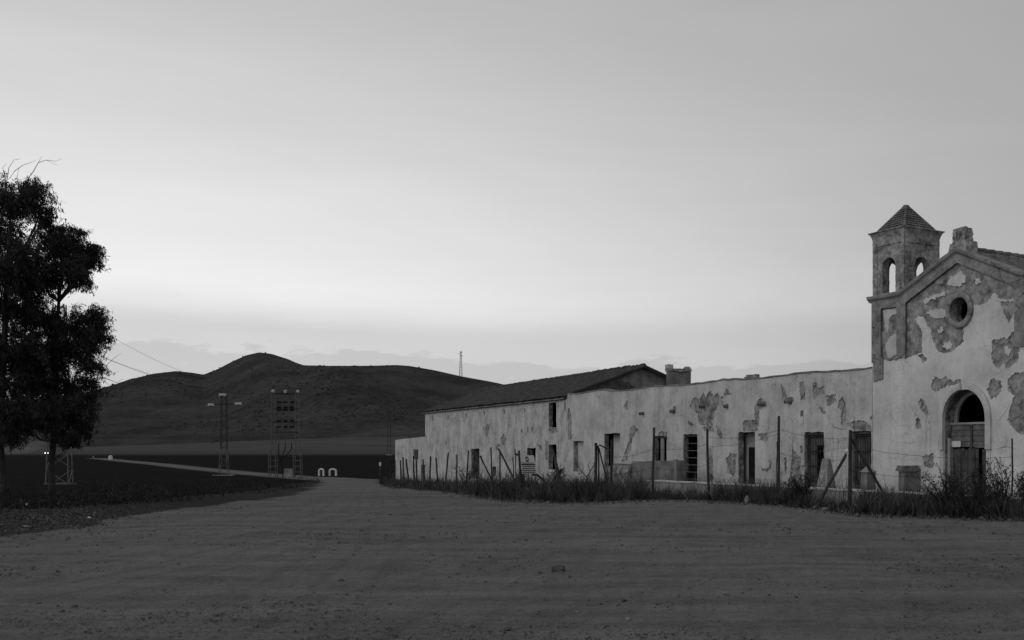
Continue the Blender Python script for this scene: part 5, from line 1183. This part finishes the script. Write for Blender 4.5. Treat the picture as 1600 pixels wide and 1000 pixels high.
def weeds_px(pts_bot, pts_top, n, h0, h1, px0, px1):
    px = r5.uniform(px0, px1, n); yb = np.interp(px, [p[0] for p in pts_bot], [p[1] for p in pts_bot]); yt = np.interp(px, [p[0] for p in pts_top], [p[1] for p in pts_top])
    py = yt + (yb - yt) * r5.uniform(0, 1, n); a = (px - PX0) / FPX; e = (HY - py) / FPX
    Yd = np.full(n, 30.0)
    for _ in range(40): Yd = 0.5 * Yd + 0.5 * (gz(a * Yd, Yd) - CAMZ) / np.minimum(e, -0.005)
    Yd = np.clip(Yd, 5, 90); x = a * Yd; P = np.stack([x, Yd, gz(x, Yd) - 0.02], -1)
    cl = 0.35 + 0.45 * np.sin(px * 0.23 + py * 0.3) * np.sin(px * 0.091 + 1) + 0.25 * np.sin(px * 0.61) + r5.gamma(1.2, 0.28, n) - 0.1
    WE.append((P, np.clip(h0 * 0.5 + (h1 - h0 * 0.5) * cl, 0.04, h1 * 1.5)))
FBOT = [(597, 759), (640, 762), (700, 768), (780, 780), (880, 784), (940, 784), (1010, 780), (1110, 781), (1260, 793), (1340, 803), (1600, 812), (1800, 822)]
# sparse tufts creeping out onto the dirt
FB2 = [(a_, b_ + 5) for a_, b_ in FBOT]
weeds_px(FB2, [(a_, b_ - 2) for a_, b_ in FBOT], 3500, 0.02, 0.14, 600, 1700)
weeds_px(FBOT, [(597, 753), (640, 753), (730, 753), (830, 757), (940, 762), (1010, 768)], 9500, 0.12, 0.42, 597, 1010)
weeds_px(FBOT, [(720, 764), (830, 770), (900, 774), (1000, 774)], 5200, 0.25, 0.75, 740, 1005)
weeds_px(FBOT, [(1000, 775), (1130, 777)], 2600, 0.08, 0.32, 1000, 1125)
weeds_px(FBOT, [(1120, 778), (1260, 787)], 6500, 0.2, 0.55, 1118, 1262)
weeds_px(FBOT, [(1255, 789), (1340, 798)], 1500, 0.06, 0.28, 1255, 1345)
weeds_px(FBOT, [(1330, 793), (1600, 806), (1800, 816)], 15000, 0.2, 0.52, 1342, 1700)
# weeds along the foot of the walls, behind the low wall
for s0_, s1_, v0_, v1_, n_, h0_, h1_, zg in ((-9, 7.2, -2.85, -1.9, 4000, 0.25, 0.5, 0.0), (-21, -9, -1.4, -0.2, 1800, 0.2, 0.5, None)):
    s_ = r5.uniform(s0_, s1_, n_); v_ = r5.uniform(v0_, v1_, n_); P = np.array([wpt(FW, a_, b_, 0) for a_, b_ in zip(s_, v_)]); P[:, 2] = gz(P[:, 0], P[:, 1]) - 0.02
    WE.append((P, np.clip(r5.normal((h0_ + h1_) / 2, 0.15, n_), 0.05, 1.0)))
dry0 = len(WE)
weeds_px(FBOT, [(597, 755), (730, 757), (900, 768), (1010, 772), (1260, 787), (1700, 806)], 2600, 0.3, 0.85, 600, 1700)
Pd, Hd = WE.pop(); V, F = blades(Pd, Hd, r5, 0.006, 0.55); npmesh('dry_stalks', V, F, mat('dry_stalk', 0.06, 0.20, scale=1.5, bump=0.0), label='thin pale dry stalks standing among the weeds along the fence', cat='stalks', kind='stuff')
P = np.concatenate([w[0] for w in WE]); H = np.concatenate([w[1] for w in WE])
V, F = blades(P, H, r5, 0.011, 0.5); npmesh('weeds', V, F, M['weed'], label='dry dark weeds and grass growing along the fence and wall foot', cat='weeds', kind='stuff')
# stubble and tufts on the near field and its verge
n_ = 9000; px = r5.uniform(-80, 500, n_); t_ = r5.random(n_); yb = np.interp(px, [-80, 0, 150, 300, 440, 500], [806, 802, 792, 782, 768, 756]); py = 741 + (yb - 741) * t_ ** 0.6
a_ = (px - PX0) / FPX; e_ = (HY - py) / FPX; Yd = np.full(n_, 40.0)
for _ in range(60): Yd = 0.5 * Yd + 0.5 * (gz(a_ * Yd, Yd) - CAMZ) / e_
Yd = np.clip(Yd, 15, 130); cl = np.sin(a_ * Yd * 0.8) * np.sin(Yd * 0.5 + 1) + r5.normal(0, 0.6, n_); ok = cl > 0; Yd, a_ = Yd[ok], a_[ok]; x = a_ * Yd
V, F = blades(np.stack([x, Yd, gz(x, Yd) - 0.01], -1), r5.gamma(2.0, 0.035, len(x)) + 0.03, r5, 0.016, 0.7); npmesh('field_stubble', V, F, mat('stubble', 0.012, 0.06, scale=0.6, bump=0.0, fine=0.7, bscale=5), label='short dark stubble and grass tufts on the near field and its verge', cat='stubble', kind='stuff')
# sparse litter and twigs under the trees
n_ = 5200; px = r5.normal(50, 75, n_); py = 811 + r5.normal(0, 11, n_) - px * 0.06; py = np.maximum(py, 780); Yd = np.clip(CAMZ * FPX / (py - HY), 8, 40); x = (px - PX0) / FPX * Yd
P = np.stack([x, Yd, gz(x, Yd)], -1); V, F = blades(P, r5.uniform(0.015, 0.05, n_), r5, 0.012, 2.0); npmesh('leaf_litter', V, F, mat('litter', 0.03, 0.16, scale=3, bump=0.0, fine=0.8, bscale=12), label='scattered dry leaf litter under the eucalyptus trees', cat='leaf litter', kind='stuff')

def shrub(pxb, pyb, spread, height, nst, label, seed, leaf=True, name='dry_shrub', behind=0.0):
    r6 = random.Random(seed); B = unp(pxb, pyb); B = Vector((B.x, B.y + behind, G0(B.x, B.y + behind)))
    o = empty(name, tuple(B), 0, label=label, cat='shrub'); mb = MB(); lf = []
    for i in range(nst):
        th = r6.uniform(0, 6.283); out = r6.uniform(0.1, 1.0) * spread; h = height * r6.uniform(0.55, 1.0) * (1 - 0.25 * out / spread)
        p = Vector((r6.uniform(-.15, .15), r6.uniform(-.15, .15), -0.05)); e_ = Vector((math.cos(th) * out, math.sin(th) * out, h)); pts = [p]
        for k in range(1, 6):
            t = k / 5; q = p.lerp(e_, t); q.x += r6.uniform(-.05, .05); q.y += r6.uniform(-.05, .05); q.z += 0.18 * h * math.sin(t * 3.14); pts.append(q)
        mb.tube(pts, [0.010, 0.009, 0.008, 0.007, 0.006, 0.004], 4)
        for k in range(7):
            j = r6.randint(2, 5); s = pts[j].lerp(pts[j - 1], r6.random()); d = Vector((r6.uniform(-1, 1), r6.uniform(-1, 1), r6.uniform(0.2, 1.2))).normalized() * r6.uniform(0.1, 0.32)
            mb.tube([s, s + d * 0.6, s + d + Vector((0, 0, 0.02))], [0.005, 0.004, 0.003], 3)
            for w in range(6): lf.append(s + d * r6.uniform(0.2, 1.05) + Vector((r6.gauss(0, .02), r6.gauss(0, .02), r6.gauss(0, .02))))
    mb.build('stems', M['shrub'], o, kind='stuff')
    if leaf and lf:
        r7 = np.random.default_rng(seed); C = np.array(lf); k = len(C); d = r7.normal(size=(k, 3)); d /= np.linalg.norm(d, axis=1)[:, None]; u = np.cross(d, r7.normal(size=(k, 3))); u /= np.linalg.norm(u, axis=1)[:, None]
        L = r7.uniform(0.02, 0.05, k)[:, None]; V = np.stack([C, C + d * L * .5 + u * L * .35, C + d * L, C + d * L * .5 - u * L * .35], 1).reshape(-1, 3); npmesh('leaves', V, np.arange(4 * k).reshape(-1, 4), M['shrub'], o, kind='stuff')
shrub(1478, 806, 0.95, 1.35, 34, 'tall twiggy dry shrub growing in front of the left side of the chapel door', 1)
shrub(1528, 808, 0.8, 1.15, 26, 'pale twiggy shrub in the middle of the chapel door front', 2)
shrub(1568, 809, 0.85, 1.45, 30, 'tall twiggy dry shrub right of the chapel door, beside the thin post', 3)
shrub(1612, 811, 0.7, 1.2, 22, 'twiggy dry shrub at the right edge beyond the thin post', 4)
shrub(1255, 791, 0.6, 1.0, 26, 'leafy weed bush climbing beside the grilled doorway with missing boards', 5)
shrub(848, 777, 0.55, 1.05, 20, 'small dark bush right of the notice board', 6, behind=3)
shrub(790, 775, 0.6, 1.0, 16, 'scraggy bush behind the struts of the fence', 7, behind=3)
shrub(680, 760, 0.9, 1.2, 18, 'scraggy bush among the slim stakes at the farmhouse foot', 8, behind=6)
# dead sapling with bare branches
A_ = unp(917, 778); o = empty('dead_sapling', tuple(A_), label='bare dead sapling with forked curling branches left of the gate frame', cat='sapling')
mb = MB()
for path, w in (([(917, 780), (917.5, 760), (917, 744)], 2.6), ([(917, 746), (910, 738), (904, 730), (901, 722)], 1.6), ([(917, 745), (922, 737), (927, 728), (930, 720)], 1.6), ([(922, 737), (919, 728), (921, 722)], 1.1), ([(910, 738), (904, 741), (903, 736), (908, 735)], 1.2), ([(917, 748), (926, 742), (929, 734)], 1.0), ([(910, 738), (912, 730), (909, 724)], 0.9), ([(926, 730), (932, 727)], 0.8)):
    mb.tube([at(x_, y_, A_.y + 0.02 * i_) - A_ for i_, (x_, y_) in enumerate(path)], [w * (1 - 0.5 * i_ / len(path)) / 2 / FPX * A_.y for i_ in range(len(path))], 5)
mb.build('branches', M['twig'], o)

# ================================================================== STONES
def rockmesh(sx, sy, sz, seed, flat=0.0):
    import bmesh
    bm = bmesh.new(); bmesh.ops.create_icosphere(bm, subdivisions=2, radius=1); r8 = random.Random(seed)
    pl = [(Vector((r8.gauss(0, 1), r8.gauss(0, 1), r8.gauss(0, 1))).normalized(), r8.uniform(0.55, 0.9)) for _ in range(9)]
    for v in bm.verts:
        for nrm_, d in pl:
            k = v.co.dot(nrm_)
            if k > d: v.co -= nrm_ * (k - d)
        v.co += Vector((r8.gauss(0, .02), r8.gauss(0, .02), r8.gauss(0, .02))); v.co.x *= sx; v.co.y *= sy; v.co.z *= sz
    me = bpy.data.meshes.new('rock'); bm.to_mesh(me); bm.free(); return me
ROCKS = [(873, 892, 20, 11, 'rock', 'largest flat-topped stone lying alone on the dirt right of centre'), (533, 910, 9, 7, 'rock', 'dark round stone on the dirt left of centre'), (1290, 797, 13, 6, 'palerock', 'flat stone right of the foot of the long left brace'), (1275, 795, 11, 6, 'palerock', 'flat stone at the foot of the long left brace'),
         (1167, 788, 8, 16, 'palerock', 'upright pale stone at the low wall foot, between two tall posts'), (61, 945, 8, 5, 'rock', 'leftmost dark clod in the lower left corner of the dirt'), (116, 950, 9, 6, 'rock', 'rightmost and largest clod of the lower left group'), (98, 956, 7, 4, 'rock', 'lowest clod of the lower left group'), (90, 949, 6, 4, 'rock', 'middle small clod of the lower left group'),
         (509, 958, 5, 3, 'rock', 'small black stone on the dirt below the dark round stone'), (981, 970, 10, 7, 'palerock', 'pale pointed stone low on the dirt right of centre'), (793, 984, 12, 5, 'rock', 'flat dark stone near the bottom of the dirt, centre'), (975, 939, 9, 4, 'rock', 'thin flat stone just below and right of the largest stone'), (902, 957, 7, 3, 'palerock', 'small pale stone below the largest stone'), (1337, 950, 5, 3, 'rock', 'small lone dark stone on the right half of the dirt'), (43, 824, 12, 4, 'palerock', 'pale flat stone in the litter below the left-hand eucalyptus'), (42, 790, 5, 4, 'white', 'small white scrap on the ground between the two eucalyptus trunks'), (140, 810, 6, 3, 'white', 'pale scrap at the edge of the litter right of the trees')]
for i, (px, py, w, h, m_, lab) in enumerate(ROCKS):
    A_ = unp(px, py); k = A_.y / FPX; me = rockmesh(w * k / 2 * 1.15, w * k / 2 * random.uniform(0.8, 1.1), h * k * 0.62, i + 3); me.materials.append(M[m_])
    o = bpy.data.objects.new('stone', me); COL.objects.link(o); o.location = A_ + Vector((0, 0, h * k * 0.3)); tag(o, lab, 'stone', 'loose stones on the ground')
r9 = np.random.default_rng(19); n_ = 1500; px = r9.uniform(600, 1690, n_); py = np.interp(px, [p[0] for p in FBOT], [p[1] for p in FBOT]) + r9.normal(1.0, 3.0, n_)
_P = [unp(a_, b_) for a_, b_ in zip(px[:500], py[:500])]
RB = np.array([tuple(p) for p in _P])
# pebbles and clods scattered over the yard
n_ = 42000; r9 = np.random.default_rng(9); px = r9.uniform(-120, 1720, n_); py = 775 + (1010 - 775) * r9.uniform(0, 1, n_) ** 1.0
Yd = CAMZ * FPX / (py - HY); x = (px - PX0) / FPX * Yd
cl = np.sin(x * 0.9 + 1) * np.sin(Yd * 0.7) + np.sin(x * 0.37 + Yd * 0.9); ok = (cl + r9.normal(0, 0.9, n_) > 0.1) & (sdist(DIRT, x, Yd) > 0.1); x, Yd = x[ok], Yd[ok]; n_ = len(x)
P = np.stack([x, Yd, gz(x, Yd)], -1); R = 0.004 + 0.018 * r9.random(n_) ** 4 + 0.005 * r9.random(n_); R *= np.clip(Yd / 13, 0.7, 1.7)
P = np.concatenate([P, RB]); R = np.concatenate([R, 0.02 + 0.06 * r9.random(len(RB)) ** 2.5]); n_ = len(P)
Bv = np.array([(1, 0, 0), (0.4, 0.95, 0), (-0.8, 0.6, 0), (-0.8, -0.6, 0), (0.4, -0.95, 0), (0.3, 0.2, 0.7), (-0.4, -0.1, 0.6)]); fb = np.array([(0, 1, 5), (1, 2, 5), (2, 6, 5), (2, 3, 6), (3, 4, 6), (4, 5, 6), (4, 0, 5)])
rot = r9.uniform(0, 6.283, n_); cs_, sn_ = np.cos(rot), np.sin(rot); Vb = Bv[None] * R[:, None, None] * r9.uniform(0.7, 1.35, (n_, 7, 3)); Vx = Vb[..., 0] * cs_[:, None] - Vb[..., 1] * sn_[:, None]; Vy = Vb[..., 0] * sn_[:, None] + Vb[..., 1] * cs_[:, None]
Vb = np.stack([Vx, Vy, Vb[..., 2] - 0.002], -1) + P[:, None, :]; F = (fb[None] + (np.arange(n_) * 7)[:, None, None]).reshape(-1, 3)
npmesh('pebbles', Vb.reshape(-1, 3), F, M['pebble'], label='small pebbles and clods scattered over the dirt yard', cat='pebbles', kind='stuff')
# dust hanging in the air round the far car
mb = MB(); me = rockmesh(17, 9, 6.5, 77); dm = bpy.data.materials.new('dust'); dm.use_nodes = True; dm.node_tree.nodes.clear()
pv = N(dm.node_tree, 'ShaderNodeVolumePrincipled'); pv.inputs['Color'].default_value = (0.8, 0.8, 0.8, 1); pv.inputs['Density'].default_value = 0.012; mo = N(dm.node_tree, 'ShaderNodeOutputMaterial'); dm.node_tree.links.new(pv.outputs[0], mo.inputs['Volume'])
me.materials.append(dm); o = bpy.data.objects.new('dust_cloud', me); COL.objects.link(o); dc_ = at(40, 700, 560); o.location = (dc_.x, dc_.y, G0(dc_.x, dc_.y) + 5); tag(o, 'thin pale dust cloud hanging behind the far car', 'dust', kind='stuff')
